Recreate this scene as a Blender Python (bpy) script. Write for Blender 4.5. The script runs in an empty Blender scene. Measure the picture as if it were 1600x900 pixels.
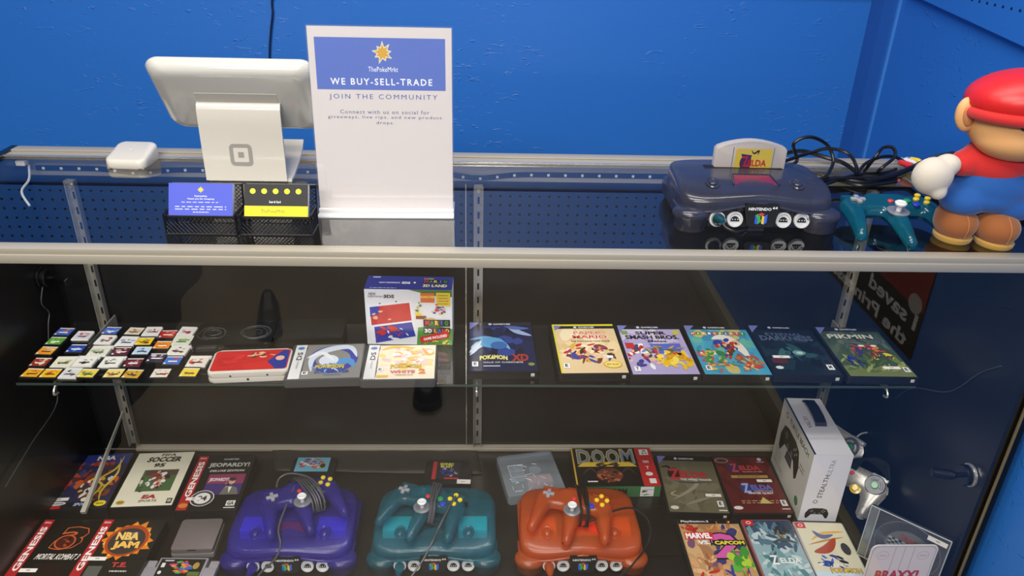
import bpy, bmesh, math, random
from math import sin, cos, pi, radians, sqrt
from mathutils import Vector, Matrix, noise

SC = bpy.context.scene
COL = SC.collection
# ------------------------------------------------------------------ camera, world, lights, exposure
ZT = 0.965                 # top of the display case glass
ZS = ZT - 0.3446           # glass shelf
ZD = ZT - 0.7135           # bottom deck
F, PITCH, YAW, ROLL = 1200.1, .4672, .0426, .0277
CAM = Vector((.0098, -.9996, ZT + .4481))
FW = Vector((sin(YAW)*cos(PITCH), cos(YAW)*cos(PITCH), -sin(PITCH)))
R0 = Vector((cos(YAW), -sin(YAW), 0)); U0 = R0.cross(FW)
RT = R0*cos(ROLL) + U0*sin(ROLL); UP = -R0*sin(ROLL) + U0*cos(ROLL)
cam = bpy.data.cameras.new('camera'); co = bpy.data.objects.new('camera', cam); COL.objects.link(co)
cam.sensor_width = 36; cam.lens = F/1600*36; cam.clip_start = .02
M = Matrix((RT, UP, -FW)).transposed().to_4x4(); M.translation = CAM
co.matrix_world = M; SC.camera = co
SC.view_settings.view_transform = 'Standard'; SC.view_settings.look = 'None'
SC.view_settings.gamma = 1; SC.view_settings.use_curve_mapping = False
SC.view_settings.exposure = 0.0
w = bpy.data.worlds.new('room_ambient'); SC.world = w; w.use_nodes = True
w.node_tree.nodes['Background'].inputs[0].default_value = (.9, .93, 1, 1)
w.node_tree.nodes['Background'].inputs[1].default_value = .2
SC.cycles.transparent_max_bounces = 24; SC.cycles.max_bounces = 8
def area(name, loc, sx, sy, power, col=(1, .95, .87), rot=(0, 0, 0)):
    l = bpy.data.lights.new(name, 'AREA'); l.shape = 'RECTANGLE'; l.size = sx; l.size_y = sy; l.energy = power; l.color = col
    o = bpy.data.objects.new(name, l); COL.objects.link(o); o.location = loc; o.rotation_euler = rot
    return o
area('ceiling_panel_light', (-.5, -.9, 2.68), 1.5, .6, 46)
area('ceiling_panel_light', (-.6, -2.7, 2.68), 1.8, .9, 125)
area('ceiling_panel_light', (.2, .15, 2.68), 1.6, .35, 19)
area('added_case_fill', (0, .026, ZT-.03), 1.68, .01, 1.6, (1, .97, .9), (radians(25), 0, 0))  # added fill under the front rail, brightens the case interior

# ------------------------------------------------------------------ pixel helpers (a point of the photograph on a real plane)
def ray(px, py): return FW + RT*((px-800)/F) + UP*((450-py)/F)
def G(px, py, z):
    d = ray(px, py); return CAM + d*((z-CAM.z)/d.z)
def H(px, py, Y):
    d = ray(px, py); return CAM + d*((Y-CAM.y)/d.y)
def flat(pts, z):
    q = [G(x, y, z) for x, y in pts]; c = sum(q, Vector())/4
    a = (q[1]-q[0]) + (q[2]-q[3]); b = (q[0]-q[3]) + (q[1]-q[2])
    r = (math.atan2(a.y, a.x) + math.atan2(-b.x, b.y))/2
    return c.x, c.y, r

# ------------------------------------------------------------------ materials
def lin(c):
    if isinstance(c, str): c = tuple(int(c[i:i+2], 16) for i in (0, 2, 4))
    return tuple((v/255/12.92) if v/255 <= .04045 else ((v/255+.055)/1.055)**2.4 for v in c[:3])
MC = {}
def mat(name, c=(128, 128, 128), rough=.5, metal=0, coat=0, spec=.5, sheen=0, bump=0, bscale=200, vary=0):
    if name in MC: return MC[name]
    m = bpy.data.materials.new(name); m.use_nodes = True; nt = m.node_tree; b = nt.nodes['Principled BSDF']
    l = lin(c); b.inputs['Base Color'].default_value = (*l, 1)
    b.inputs['Roughness'].default_value = rough; b.inputs['Metallic'].default_value = metal
    b.inputs['Coat Weight'].default_value = coat; b.inputs['Coat Roughness'].default_value = .08
    b.inputs['Specular IOR Level'].default_value = spec; b.inputs['Sheen Weight'].default_value = sheen
    tc = nt.nodes.new('ShaderNodeTexCoord'); n = nt.nodes.new('ShaderNodeTexNoise')
    n.inputs['Scale'].default_value = bscale; nt.links.new(tc.outputs['Object'], n.inputs['Vector'])
    mr = nt.nodes.new('ShaderNodeMapRange'); nt.links.new(n.outputs[0], mr.inputs[0])
    mr.inputs[3].default_value = max(0, rough-.05); mr.inputs[4].default_value = min(1, rough+.05)
    nt.links.new(mr.outputs[0], b.inputs['Roughness'])
    if vary:
        mx = nt.nodes.new('ShaderNodeMix'); mx.data_type = 'RGBA'
        mx.inputs[6].default_value = (*[v*(1-vary) for v in l], 1); mx.inputs[7].default_value = (*[min(1, v*(1+vary)) for v in l], 1)
        nt.links.new(n.outputs[0], mx.inputs[0]); nt.links.new(mx.outputs[2], b.inputs['Base Color'])
    if bump:
        bp = nt.nodes.new('ShaderNodeBump'); bp.inputs['Strength'].default_value = bump; bp.inputs['Distance'].default_value = .001
        nt.links.new(n.outputs[0], bp.inputs['Height']); nt.links.new(bp.outputs[0], b.inputs['Normal'])
    MC[name] = m; return m
def printed(name, rough=.4, coat=0.0):
    if name in MC: return MC[name]
    m = bpy.data.materials.new(name); m.use_nodes = True; nt = m.node_tree; b = nt.nodes['Principled BSDF']
    a = nt.nodes.new('ShaderNodeAttribute'); a.attribute_name = 'ink'
    nt.links.new(a.outputs['Color'], b.inputs['Base Color'])
    b.inputs['Roughness'].default_value = rough; b.inputs['Coat Weight'].default_value = coat; b.inputs['Coat Roughness'].default_value = .1
    MC[name] = m; return m
def glassmat(name, tint=(1, 1, 1), extra=0.0, ecol=(200, 210, 205), ior=1.5):
    m = bpy.data.materials.new(name); m.use_nodes = True; nt = m.node_tree; nt.nodes.clear(); N = nt.nodes.new; L = nt.links.new
    o = N('ShaderNodeOutputMaterial'); t = N('ShaderNodeBsdfTransparent'); t.inputs[0].default_value = (*tint, 1)
    g = N('ShaderNodeBsdfGlossy'); g.inputs['Roughness'].default_value = .0; g.inputs[0].default_value = (1, 1, 1, 1)
    geo = N('ShaderNodeNewGeometry'); mr = N('ShaderNodeMapRange'); L(geo.outputs['Backfacing'], mr.inputs[0])
    mr.inputs[3].default_value = ior; mr.inputs[4].default_value = 1/ior
    fr = N('ShaderNodeFresnel'); L(mr.outputs[0], fr.inputs['IOR'])
    mx = N('ShaderNodeMixShader'); L(fr.outputs[0], mx.inputs[0]); L(t.outputs[0], mx.inputs[1]); L(g.outputs[0], mx.inputs[2])
    out = mx
    if extra:
        d = N('ShaderNodeBsdfDiffuse'); d.inputs[0].default_value = (*lin(ecol), 1)
        m2 = N('ShaderNodeMixShader'); m2.inputs[0].default_value = extra; L(mx.outputs[0], m2.inputs[1]); L(d.outputs[0], m2.inputs[2]); out = m2
    L(out.outputs[0], o.inputs[0]); return m
def smoked(name, c, clear=.4, rough=.15):
    """translucent coloured plastic: part see-through, part coloured body, glossy skin"""
    m = bpy.data.materials.new(name); m.use_nodes = True; nt = m.node_tree; b = nt.nodes['Principled BSDF']; N = nt.nodes.new; L = nt.links.new
    l = lin(c); b.inputs['Base Color'].default_value = (*l, 1); b.inputs['Roughness'].default_value = rough
    b.inputs['Coat Weight'].default_value = .6; b.inputs['Coat Roughness'].default_value = .08
    t = N('ShaderNodeBsdfTransparent'); mxv = max(l); t.inputs[0].default_value = (*[min(1, .25+.75*v/mxv) for v in l], 1)
    mx = N('ShaderNodeMixShader'); mx.inputs[0].default_value = clear
    L(b.outputs[0], mx.inputs[1]); L(t.outputs[0], mx.inputs[2]); L(mx.outputs[0], nt.nodes['Material Output'].inputs[0])
    n = N('ShaderNodeTexNoise'); n.inputs['Scale'].default_value = 14; tc = N('ShaderNodeTexCoord'); L(tc.outputs['Object'], n.inputs['Vector'])
    cm = N('ShaderNodeMix'); cm.data_type = 'RGBA'; cm.inputs[6].default_value = (*[v*.7 for v in l], 1); cm.inputs[7].default_value = (*[min(1, v*1.3) for v in l], 1)
    L(n.outputs[0], cm.inputs[0]); L(cm.outputs[2], b.inputs['Base Color'])
    return m

# ------------------------------------------------------------------ objects
def tag(o, label=None, cat=None, group=None, kind=None):
    if label: o['label'] = label
    if cat: o['category'] = cat
    if group: o['group'] = group
    if kind: o['kind'] = kind
    return o
def thing(name, label, cat, loc=(0, 0, 0), rz=0, group=None, rot=None):
    o = bpy.data.objects.new(name, None); COL.objects.link(o); o.location = loc
    o.rotation_euler = rot if rot else (0, 0, rz); o.empty_display_size = .02
    return tag(o, label, cat, group)
class MB:
    def __init__(s): s.b = bmesh.new()
    def _x(s, vs, M):
        if M is not None: bmesh.ops.transform(s.b, matrix=M, verts=vs)
    def box(s, x0, x1, y0, y1, z0, z1, bev=0, M=None, seg=2):
        r = bmesh.ops.create_cube(s.b, size=1)['verts']
        bmesh.ops.transform(s.b, matrix=Matrix.Translation(((x0+x1)/2, (y0+y1)/2, (z0+z1)/2)) @ Matrix.Diagonal((x1-x0, y1-y0, z1-z0, 1)), verts=r)
        if bev:
            es = list({e for v in r for e in v.link_edges}); q = bmesh.ops.bevel(s.b, geom=es, offset=bev, segments=seg, affect='EDGES', profile=.5)
            r = list({v for f in q['faces'] for v in f.verts} | {v for v in r if v.is_valid})
        s._x(r, M); return s
    def prism(s, pts, z0, z1, M=None, bev=0, seg=2):
        a = [s.b.verts.new((x, y, z0)) for x, y in pts]; t = [s.b.verts.new((x, y, z1)) for x, y in pts]
        n = len(pts); top = s.b.faces.new(t); bot = s.b.faces.new(a[::-1])
        for i in range(n): s.b.faces.new((a[i], a[(i+1) % n], t[(i+1) % n], t[i]))
        vs = a+t
        if bev:
            es = list(top.edges) + list(bot.edges); q = bmesh.ops.bevel(s.b, geom=es, offset=bev, segments=seg, affect='EDGES', profile=.5)
            vs = list({v for f in q['faces'] for v in f.verts} | {v for v in vs if v.is_valid} | {v for f in (top, bot) if f.is_valid for v in f.verts})
        s._x(vs, M); return s
    def lathe(s, prof, n=24, M=None, sx=1, sy=1):
        rings = []
        for r, z in prof: rings.append([s.b.verts.new((r*cos(2*pi*i/n)*sx, r*sin(2*pi*i/n)*sy, z)) for i in range(n)] if r > 1e-6 else [s.b.verts.new((0, 0, z))])
        for A, B in zip(rings, rings[1:]):
            for i in range(n):
                j = (i+1) % n
                if len(A) == 1 and len(B) == 1: break
                if len(A) == 1: s.b.faces.new((A[0], B[i], B[j]))
                elif len(B) == 1: s.b.faces.new((A[i], A[j], B[0]))
                else: s.b.faces.new((A[i], A[j], B[j], B[i]))
        for k in (0, -1):
            if len(rings[k]) > 1: s.b.faces.new(rings[k] if k else rings[k][::-1])
        s._x([v for r in rings for v in r], M); return s
    def cyl(s, r, z0, z1, n=24, M=None, bev=0):
        return s.lathe([(r-bev, z0), (r, z0+bev), (r, z1-bev), (r-bev, z1)] if bev else [(r, z0), (r, z1)], n, M)
    def ell(s, c, rx, ry, rz, M=None, n=24, R=None):
        r = bmesh.ops.create_uvsphere(s.b, u_segments=n, v_segments=n//2, radius=1)['verts']
        T = Matrix.Translation(c) @ (R if R else Matrix.Identity(4)) @ Matrix.Diagonal((rx, ry, rz, 1))
        bmesh.ops.transform(s.b, matrix=(M @ T) if M else T, verts=r); return s
    def tube(s, pts, r, n=8, M=None, smooth=True, rr=None):
        pts = [Vector(p) for p in pts]
        if smooth and len(pts) > 2:
            P = [pts[0]] + pts + [pts[-1]]; out = []
            for i in range(1, len(P)-2):
                a, b, c, d = P[i-1], P[i], P[i+1], P[i+2]
                for k in range(6):
                    t = k/6; out.append(.5*((2*b) + (c-a)*t + (2*a-5*b+4*c-d)*t*t + (-a+3*b-3*c+d)*t**3))
            out.append(pts[-1]); pts = out
        nrm = Vector((0, 0, 1)); rings = []
        for i, p in enumerate(pts):
            t = (pts[min(i+1, len(pts)-1)] - pts[max(i-1, 0)]).normalized()
            u = nrm - t*nrm.dot(t)
            if u.length < 1e-3: u = Vector((1, 0, 0)) - t*t.x
            u.normalize(); nrm = u; v = t.cross(u)
            q = rr[min(len(rr)-1, int(i/len(pts)*len(rr)))] if rr else r
            rings.append([s.b.verts.new(p + (u*cos(2*pi*k/n) + v*sin(2*pi*k/n))*q) for k in range(n)])
        for A, B in zip(rings, rings[1:]):
            for k in range(n): s.b.faces.new((A[k], A[(k+1) % n], B[(k+1) % n], B[k]))
        s.b.faces.new(rings[0][::-1]); s.b.faces.new(rings[-1])
        s._x([v for q in rings for v in q], M); return s
    def loft(s, rings, M=None, cap=True):
        R = [[s.b.verts.new(p) for p in r] for r in rings]
        for A, B in zip(R, R[1:]):
            for k in range(len(A)): s.b.faces.new((A[k], A[(k+1) % len(A)], B[(k+1) % len(A)], B[k]))
        if cap: s.b.faces.new(R[0][::-1]); s.b.faces.new(R[-1])
        s._x([v for q in R for v in q], M); return s
    def build(s, name, m, parent=None, M=None, smooth=True, ang=35, kind=None, label=None, ms=None):
        bmesh.ops.recalc_face_normals(s.b, faces=s.b.faces)
        me = bpy.data.meshes.new(name); s.b.to_mesh(me); s.b.free(); me.materials.append(m)
        if smooth:
            me.polygons.foreach_set('use_smooth', [True]*len(me.polygons)); me.set_sharp_from_angle(angle=radians(ang))
        o = bpy.data.objects.new(name, me); COL.objects.link(o)
        if parent: o.parent = parent
        if M is not None: o.matrix_local = M
        return tag(o, label, None, None, kind)
def rrect(w, h, r, n=6, cx=0, cy=0):
    pts = []
    for sx, sy, a0 in ((1, 1, 0), (-1, 1, 90), (-1, -1, 180), (1, -1, 270)):
        for i in range(n+1):
            a = radians(a0 + 90*i/n); pts.append((cx + sx*(w/2-r) + r*cos(a), cy + sy*(h/2-r) + r*sin(a)))
    return pts
def T(x=0, y=0, z=0): return Matrix.Translation((x, y, z))
def RX(a): return Matrix.Rotation(radians(a), 4, 'X')
def RY(a): return Matrix.Rotation(radians(a), 4, 'Y')
def RZ(a): return Matrix.Rotation(radians(a), 4, 'Z')
def S(x, y=None, z=None): return Matrix.Diagonal((x, x if y is None else y, x if z is None else z, 1))

# ---- flat print work: coloured shapes laid in thin layers into one mesh
TXT = {}
def text_mesh(s, bold=0, sp=1):
    k = (s, bold, sp)
    if k in TXT: return TXT[k]
    c = bpy.data.curves.new('lettering', 'FONT'); c.body = s; c.size = 1; c.resolution_u = 2; c.offset = bold; c.space_character = sp
    o = bpy.data.objects.new('lettering', c); COL.objects.link(o)
    bpy.context.view_layer.update()
    me = bpy.data.meshes.new_from_object(o.evaluated_get(bpy.context.evaluated_depsgraph_get()))
    vs = [v.co.copy() for v in me.vertices]; fs = [tuple(p.vertices) for p in me.polygons]
    x0 = min(v.x for v in vs); x1 = max(v.x for v in vs); y0 = min(v.y for v in vs); y1 = max(v.y for v in vs)
    vs = [((v.x-x0)/(x1-x0), (v.y-y0)/(y1-y0)) for v in vs]
    bpy.data.objects.remove(o); bpy.data.meshes.remove(me); bpy.data.curves.remove(c)
    TXT[k] = (vs, fs); return TXT[k]
class Art:
    """shapes in u,v units (0..1) of a w x h surface"""
    def __init__(s, w, h, bg=None, r=0):
        s.w, s.h = w, h; s.V = []; s.Fc = []; s.C = []; s.k = 0
        if bg is not None:
            if r: s.poly([(x/w+.5, y/h+.5) for x, y in rrect(w, h, r)], bg)
            else: s.rect(0, 0, 1, 1, bg)
    def poly(s, pts, c):
        z = s.k*1.6e-5; s.k += 1; n = len(s.V); s.V += [(u*s.w, v*s.h, z) for u, v in pts]; s.Fc.append(tuple(range(n, n+len(pts)))); s.C.append(lin(c))
    def rect(s, u0, v0, u1, v1, c): s.poly([(u0, v0), (u1, v0), (u1, v1), (u0, v1)], c)
    def ell(s, u, v, ru, rv, c, n=20, a0=0, a1=360): s.poly([(u+ru*cos(radians(a0+(a1-a0)*i/n)), v+rv*sin(radians(a0+(a1-a0)*i/n))) for i in range(n if a1-a0 == 360 else n+1)], c)
    def ring(s, u, v, ru, rv, th, c, n=24):
        for i in range(n):
            a, b = 2*pi*i/n, 2*pi*(i+1)/n; s.poly([(u+ru*cos(a), v+rv*sin(a)), (u+ru*cos(b), v+rv*sin(b)), (u+ru*(1-th)*cos(b), v+rv*(1-th)*sin(b)), (u+ru*(1-th)*cos(a), v+rv*(1-th)*sin(a))], c); s.k -= 1
        s.k += 1
    def star(s, u, v, r, c, n=8, inner=.5, asp=None, jag=None):
        asp = s.w/s.h if asp is None else asp
        pts = []
        for i in range(2*n):
            q = r if i % 2 == 0 else r*inner
            if jag and i % 2 == 0: q *= jag[(i//2) % len(jag)]
            a = pi*i/n + pi/2; pts.append((u+q*cos(a), v+q*sin(a)*asp))
        s.poly(pts, c)
    def text(s, t, u, v, w, h, c, bold=0, rot=0, shear=0, arc=0, sp=1, ctr=True, taper=0):
        vs, fs = text_mesh(t, bold, sp); n = len(s.V); z = s.k*1.6e-5; s.k += 1; cc = lin(c); r = radians(rot)
        for x, y in vs:
            X = (x-.5)*w*s.w; Y = (y-.5)*h*s.h*(1+taper*abs(2*x-1)); X += Y*shear; Y += arc*h*s.h*(1-(2*x-1)**2)
            s.V.append((u*s.w + X*cos(r)-Y*sin(r), v*s.h + X*sin(r)+Y*cos(r), z))
        for f in fs: s.Fc.append(tuple(i+n for i in f)); s.C.append(cc)
    def lines(s, u, v, w, rows, c, gap=.04, h=.012, seed=1):
        """tiny unreadable print as broken bars"""
        rd = random.Random(seed)
        for i in range(rows):
            x = u
            while x < u+w:
                q = rd.uniform(.03, .09)*w*2; s.rect(x, v-i*gap, min(x+q, u+w), v-i*gap+h, c); s.k -= 1; x += q+.02*w*2
        s.k += 1
    def blobs(s, u, v, ru, rv, cols, n=12, seed=1, size=.35):
        rd = random.Random(seed)
        for i in range(int(n*1.9)):
            size_ = size*(.95 if i < n*.8 else .6)
            a = rd.uniform(0, 6.28); q = sqrt(rd.random()); cu, cv = u+ru*q*cos(a), v+rv*q*sin(a); m = rd.randint(9, 13)
            R = rd.uniform(.5, 1)*size_; al = rd.uniform(0, 6.28); el = rd.uniform(.4, 1)
            pts = []
            for j in range(m):
                b = 6.283*j/m; k = rd.uniform(.85, 1.1); x = ru*R*k*cos(b); y = rv*R*k*sin(b)*el
                pts.append((min(.985, max(.015, cu+x*cos(al)-y*sin(al)*.8)), min(.985, max(.015, cv+x*sin(al)*.8+y*cos(al)))))
            s.poly(pts, cols[i % len(cols)])
    def swoosh(s, pts, wd, c):
        """a ribbon along u,v points, tapering at both ends"""
        P = [Vector((p[0]*s.w, p[1]*s.h, 0)) for p in pts]; Q = []
        E = [P[0]]+P+[P[-1]]
        for i in range(1, len(E)-2):
            a, b, c1, d = E[i-1], E[i], E[i+1], E[i+2]
            for k in range(5):
                t = k/5; Q.append(.5*((2*b)+(c1-a)*t+(2*a-5*b+4*c1-d)*t*t+(-a+3*b-3*c1+d)*t**3))
        Q.append(P[-1]); L = []; Rr = []
        for i, p in enumerate(Q):
            t = (Q[min(i+1, len(Q)-1)]-Q[max(0, i-1)]).normalized(); nn = Vector((-t.y, t.x, 0)); q = wd*s.w*.5*sin(pi*(i+.4)/(len(Q)-.2))
            L.append(p+nn*q); Rr.append(p-nn*q)
        for i in range(len(Q)-1):
            s.poly([(v.x/s.w, v.y/s.h) for v in (L[i], L[i+1], Rr[i+1], Rr[i])], c); s.k -= 1
        s.k += 1
    def build(s, name, parent, M, m=None, label=None):
        me = bpy.data.meshes.new(name); me.from_pydata(s.V, [], s.Fc); me.update()
        at = me.attributes.new('ink', 'FLOAT_COLOR', 'FACE')
        at.data.foreach_set('color', [x for c in s.C for x in (*c, 1)])
        me.materials.append(m or printed('printed_paper', .45, .3))
        flip = [p for p in me.polygons if p.normal.z < 0]
        for p in flip: p.flip()
        o = bpy.data.objects.new(name, me); COL.objects.link(o); o.parent = parent; o.matrix_local = M
        return tag(o, label)
COVER = printed('cover_under_plastic', .35, .8)
PAPER = printed('matt_print', .6, .0)

# ================================================================== THE ROOM
def painted_wall(name, c, bumpk=.4, pegs=None, dark=.9):
    m = bpy.data.materials.new(name); m.use_nodes = True; nt = m.node_tree; N = nt.nodes.new; L = nt.links.new; b = nt.nodes['Principled BSDF']
    b.inputs['Base Color'].default_value = (*lin(c), 1); b.inputs['Roughness'].default_value = .38
    tc = N('ShaderNodeTexCoord'); mp = N('ShaderNodeMapping'); mp.inputs['Scale'].default_value = (14, 14, 42); L(tc.outputs['Object'], mp.inputs[0])
    n = N('ShaderNodeTexNoise'); n.inputs['Scale'].default_value = 1.6; n.inputs['Detail'].default_value = 4; n.inputs['Distortion'].default_value = 1.5; L(mp.outputs[0], n.inputs['Vector'])
    cr = N('ShaderNodeMapRange'); cr.inputs[1].default_value = .63; cr.inputs[2].default_value = .68; L(n.outputs[0], cr.inputs[0])
    n2 = N('ShaderNodeTexNoise'); n2.inputs['Scale'].default_value = 4.5; L(tc.outputs['Object'], n2.inputs['Vector'])
    c2 = N('ShaderNodeMapRange'); c2.inputs[1].default_value = .5; c2.inputs[2].default_value = .65; L(n2.outputs[0], c2.inputs[0])
    mu = N('ShaderNodeMath'); mu.operation = 'MULTIPLY'; L(cr.outputs[0], mu.inputs[0]); L(c2.outputs[0], mu.inputs[1])
    n3 = N('ShaderNodeTexNoise'); n3.inputs['Scale'].default_value = 60; L(tc.outputs['Object'], n3.inputs['Vector'])
    ad = N('ShaderNodeMath'); ad.operation = 'MULTIPLY_ADD'; L(n3.outputs[0], ad.inputs[0]); ad.inputs[1].default_value = .12; L(mu.outputs[0], ad.inputs[2])
    bp = N('ShaderNodeBump'); bp.inputs['Strength'].default_value = bumpk; bp.inputs['Distance'].default_value = .006; L(ad.outputs[0], bp.inputs['Height']); L(bp.outputs[0], b.inputs['Normal'])
    if pegs:
        pitch, rad, ax = pegs
        sep = N('ShaderNodeSeparateXYZ'); L(tc.outputs['Object'], sep.inputs[0]); sq = []
        for a in (ax, 2):
            dv = N('ShaderNodeMath'); dv.operation = 'DIVIDE'; L(sep.outputs[a], dv.inputs[0]); dv.inputs[1].default_value = pitch
            fr = N('ShaderNodeMath'); fr.operation = 'FRACT'; L(dv.outputs[0], fr.inputs[0])
            sb = N('ShaderNodeMath'); sb.operation = 'SUBTRACT'; L(fr.outputs[0], sb.inputs[0]); sb.inputs[1].default_value = .5
            pw = N('ShaderNodeMath'); pw.operation = 'MULTIPLY'; L(sb.outputs[0], pw.inputs[0]); L(sb.outputs[0], pw.inputs[1]); sq.append(pw)
        s = N('ShaderNodeMath'); s.operation = 'ADD'; L(sq[0].outputs[0], s.inputs[0]); L(sq[1].outputs[0], s.inputs[1])
        lt = N('ShaderNodeMath'); lt.operation = 'LESS_THAN'; L(s.outputs[0], lt.inputs[0]); lt.inputs[1].default_value = (rad/pitch)**2
        gt = N('ShaderNodeMath'); gt.operation = 'GREATER_THAN'; L(sep.outputs[2], gt.inputs[0]); gt.inputs[1].default_value = .012
        an = N('ShaderNodeMath'); an.operation = 'MULTIPLY'; L(lt.outputs[0], an.inputs[0]); L(gt.outputs[0], an.inputs[1])
        mx = N('ShaderNodeMix'); mx.data_type = 'RGBA'; L(an.outputs[0], mx.inputs[0]); mx.inputs[6].default_value = (*lin(c), 1); mx.inputs[7].default_value = (.004, .005, .01, 1)
        L(mx.outputs[2], b.inputs['Base Color'])
    return m
BLUE = (42, 112, 198)
wall_m = painted_wall('blue_wall_paint', BLUE)
def structure(mb, name, m, **k):
    return mb.build(name, m, kind='structure', **k)
structure(MB().box(-4, .975, 1.0, 1.06, 0, 2.75), 'wall_back', wall_m, smooth=False)
# right wall: slightly skewed stretch beside the case, then straight on towards the room
structure(MB().prism([(.975, 1.06), (.975, 1.0), (.915, 0.0), (.915, -5), (1.1, -5), (1.1, 1.06)], 0, 2.75), 'wall_right', wall_m, smooth=False)
structure(MB().box(-4.06, -4, -5, 1.06, 0, 2.75), 'wall_left', wall_m, smooth=False)
structure(MB().box(-4.06, 1.1, -5.06, -5, 0, 2.75), 'wall_front', mat('far_wall_paint', (150, 150, 150), .8), smooth=False)
structure(MB().box(-4.06, 1.1, -5.06, 1.06, 2.75, 2.8), 'ceiling', mat('white_ceiling', (225, 222, 215), .9), smooth=False)
# floor: brown vinyl planks
fm = bpy.data.materials.new('brown_vinyl_planks'); fm.use_nodes = True
nt = fm.node_tree; b = nt.nodes['Principled BSDF']; b.inputs['Roughness'].default_value = .45
tc = nt.nodes.new('ShaderNodeTexCoord'); br = nt.nodes.new('ShaderNodeTexBrick'); nt.links.new(tc.outputs['Object'], br.inputs['Vector'])
br.inputs['Color1'].default_value = (*lin((112, 98, 74)), 1); br.inputs['Color2'].default_value = (*lin((104, 90, 68)), 1); br.inputs['Mortar'].default_value = (*lin((84, 72, 54)), 1)
br.inputs['Scale'].default_value = 1; br.inputs['Brick Width'].default_value = 1.2; br.inputs['Row Height'].default_value = .18; br.inputs['Mortar Size'].default_value = .002
nt.links.new(br.outputs[0], b.inputs['Base Color'])
structure(MB().box(-4.06, 1.1, -5.06, 1.06, -.05, 0), 'floor', fm, smooth=False)
structure(MB().box(.885, .915, -5, -.02, 0, .09, .004), 'baseboard_right', mat('olive_grey_skirting', (150, 142, 118), .4))
# corner board and batten where the two walls meet; highlight and shade painted in
structure(MB().box(-.004, .004, -.006, .006, -.9, 1.7, .001, M=T(.9645, .846, .95)@RZ(-3.4)), 'trim_1', mat('blue_trim_lit', (64, 130, 208), .22))  # lighter blue puts the batten's highlight into its colour
structure(MB().prism([(.971, .999), (.964, .92), (.9655, .87), (.973, .87), (.975, 1.0)], 0, 2.7), 'trim_2', mat('blue_trim_shaded', (40, 96, 176), .4), smooth=False)  # darker blue puts the shade of the turned-away face into the colour
# pegboards
def board(name, p0, p1, z0, z1, th, lower=0):
    """vertical panel between plan points p0,p1; object origin on its lower corner"""
    p0, p1 = Vector((*p0, 0)), Vector((*p1, 0)); d = p1-p0; L_ = d.length; a = math.atan2(d.y, d.x)
    mb = MB(); mb.loft([[(0, -th, 0), (L_, -th, lower), (L_, 0, lower), (0, 0, 0)], [(0, -th, z1-z0), (L_, -th, z1-z0), (L_, 0, z1-z0), (0, 0, z1-z0)]])
    o = mb.build(name, painted_wall(name+'_paint', BLUE, .1, (.0268, .0037, 0)), None, T(p0.x, p0.y, z0)@RZ(math.degrees(a)), smooth=False); return o
tag(board('pegboard', (-3.2, .998), (.97, .998), 1.226, 2.3, .008), 'blue painted pegboard fixed to the wall behind the case, mirrored in the glass top', 'pegboard')
tag(board('pegboard', (.9605, .80), (.9165, .02), 1.252, 2.3, .012, -.062), 'blue painted pegboard on the right wall at upper right', 'pegboard')

# poster on right wall (seen mirrored in the front glass)
ps = thing('poster', 'black poster with white lettering and a red patch, mirrored in the case front', 'poster', (.913, -.355, .568), rot=(0, 0, radians(-90)))
MB().box(0, .60, -.0, .0015, 0, .30).build('board', mat('black_card', (16, 14, 16), .6), ps)
A = Art(.60, .30, (16, 14, 16)); A.rect(.0, .36, .32, .80, (150, 20, 24)); A.ell(.06, .38, .045, .07, (200, 190, 180))
A.text('I saved', .20, .26, .36, .12, 'eeeeee', .03); A.text('the Princess', .37, .09, .64, .11, 'eeeeee', .03)
A.build('lettering', ps, T(0, -.0006, 0)@RX(90))

# black cloth covered counter across the aisle (its reflection darkens the left of the front glass)
cc = MB(); rings = []
for z, k in ((.0, .02), (.45, .012), (.93, .004), (.95, .0)):
    pts = []; B = [(-3.0, -3.9), (-1.42, -3.9), (-1.02, -.72), (-3.0, -.72)]
    for i in range(4):
        a, b_ = Vector(B[i]), Vector(B[(i+1) % 4]); n_ = 40; d = (b_-a).normalized(); nn = Vector((d.y, -d.x))
        for j in range(n_): p = a.lerp(b_, j/n_) + nn*(k*sin(j*1.3)); pts.append((p.x, p.y, z))
    rings.append(pts)
cc.loft(rings); tag(cc.build('draped_counter', mat('black_cloth', (14, 14, 14), .9, bump=.3)), 'counter covered in black cloth across the aisle, mirrored at left in the glass', 'counter')

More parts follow.
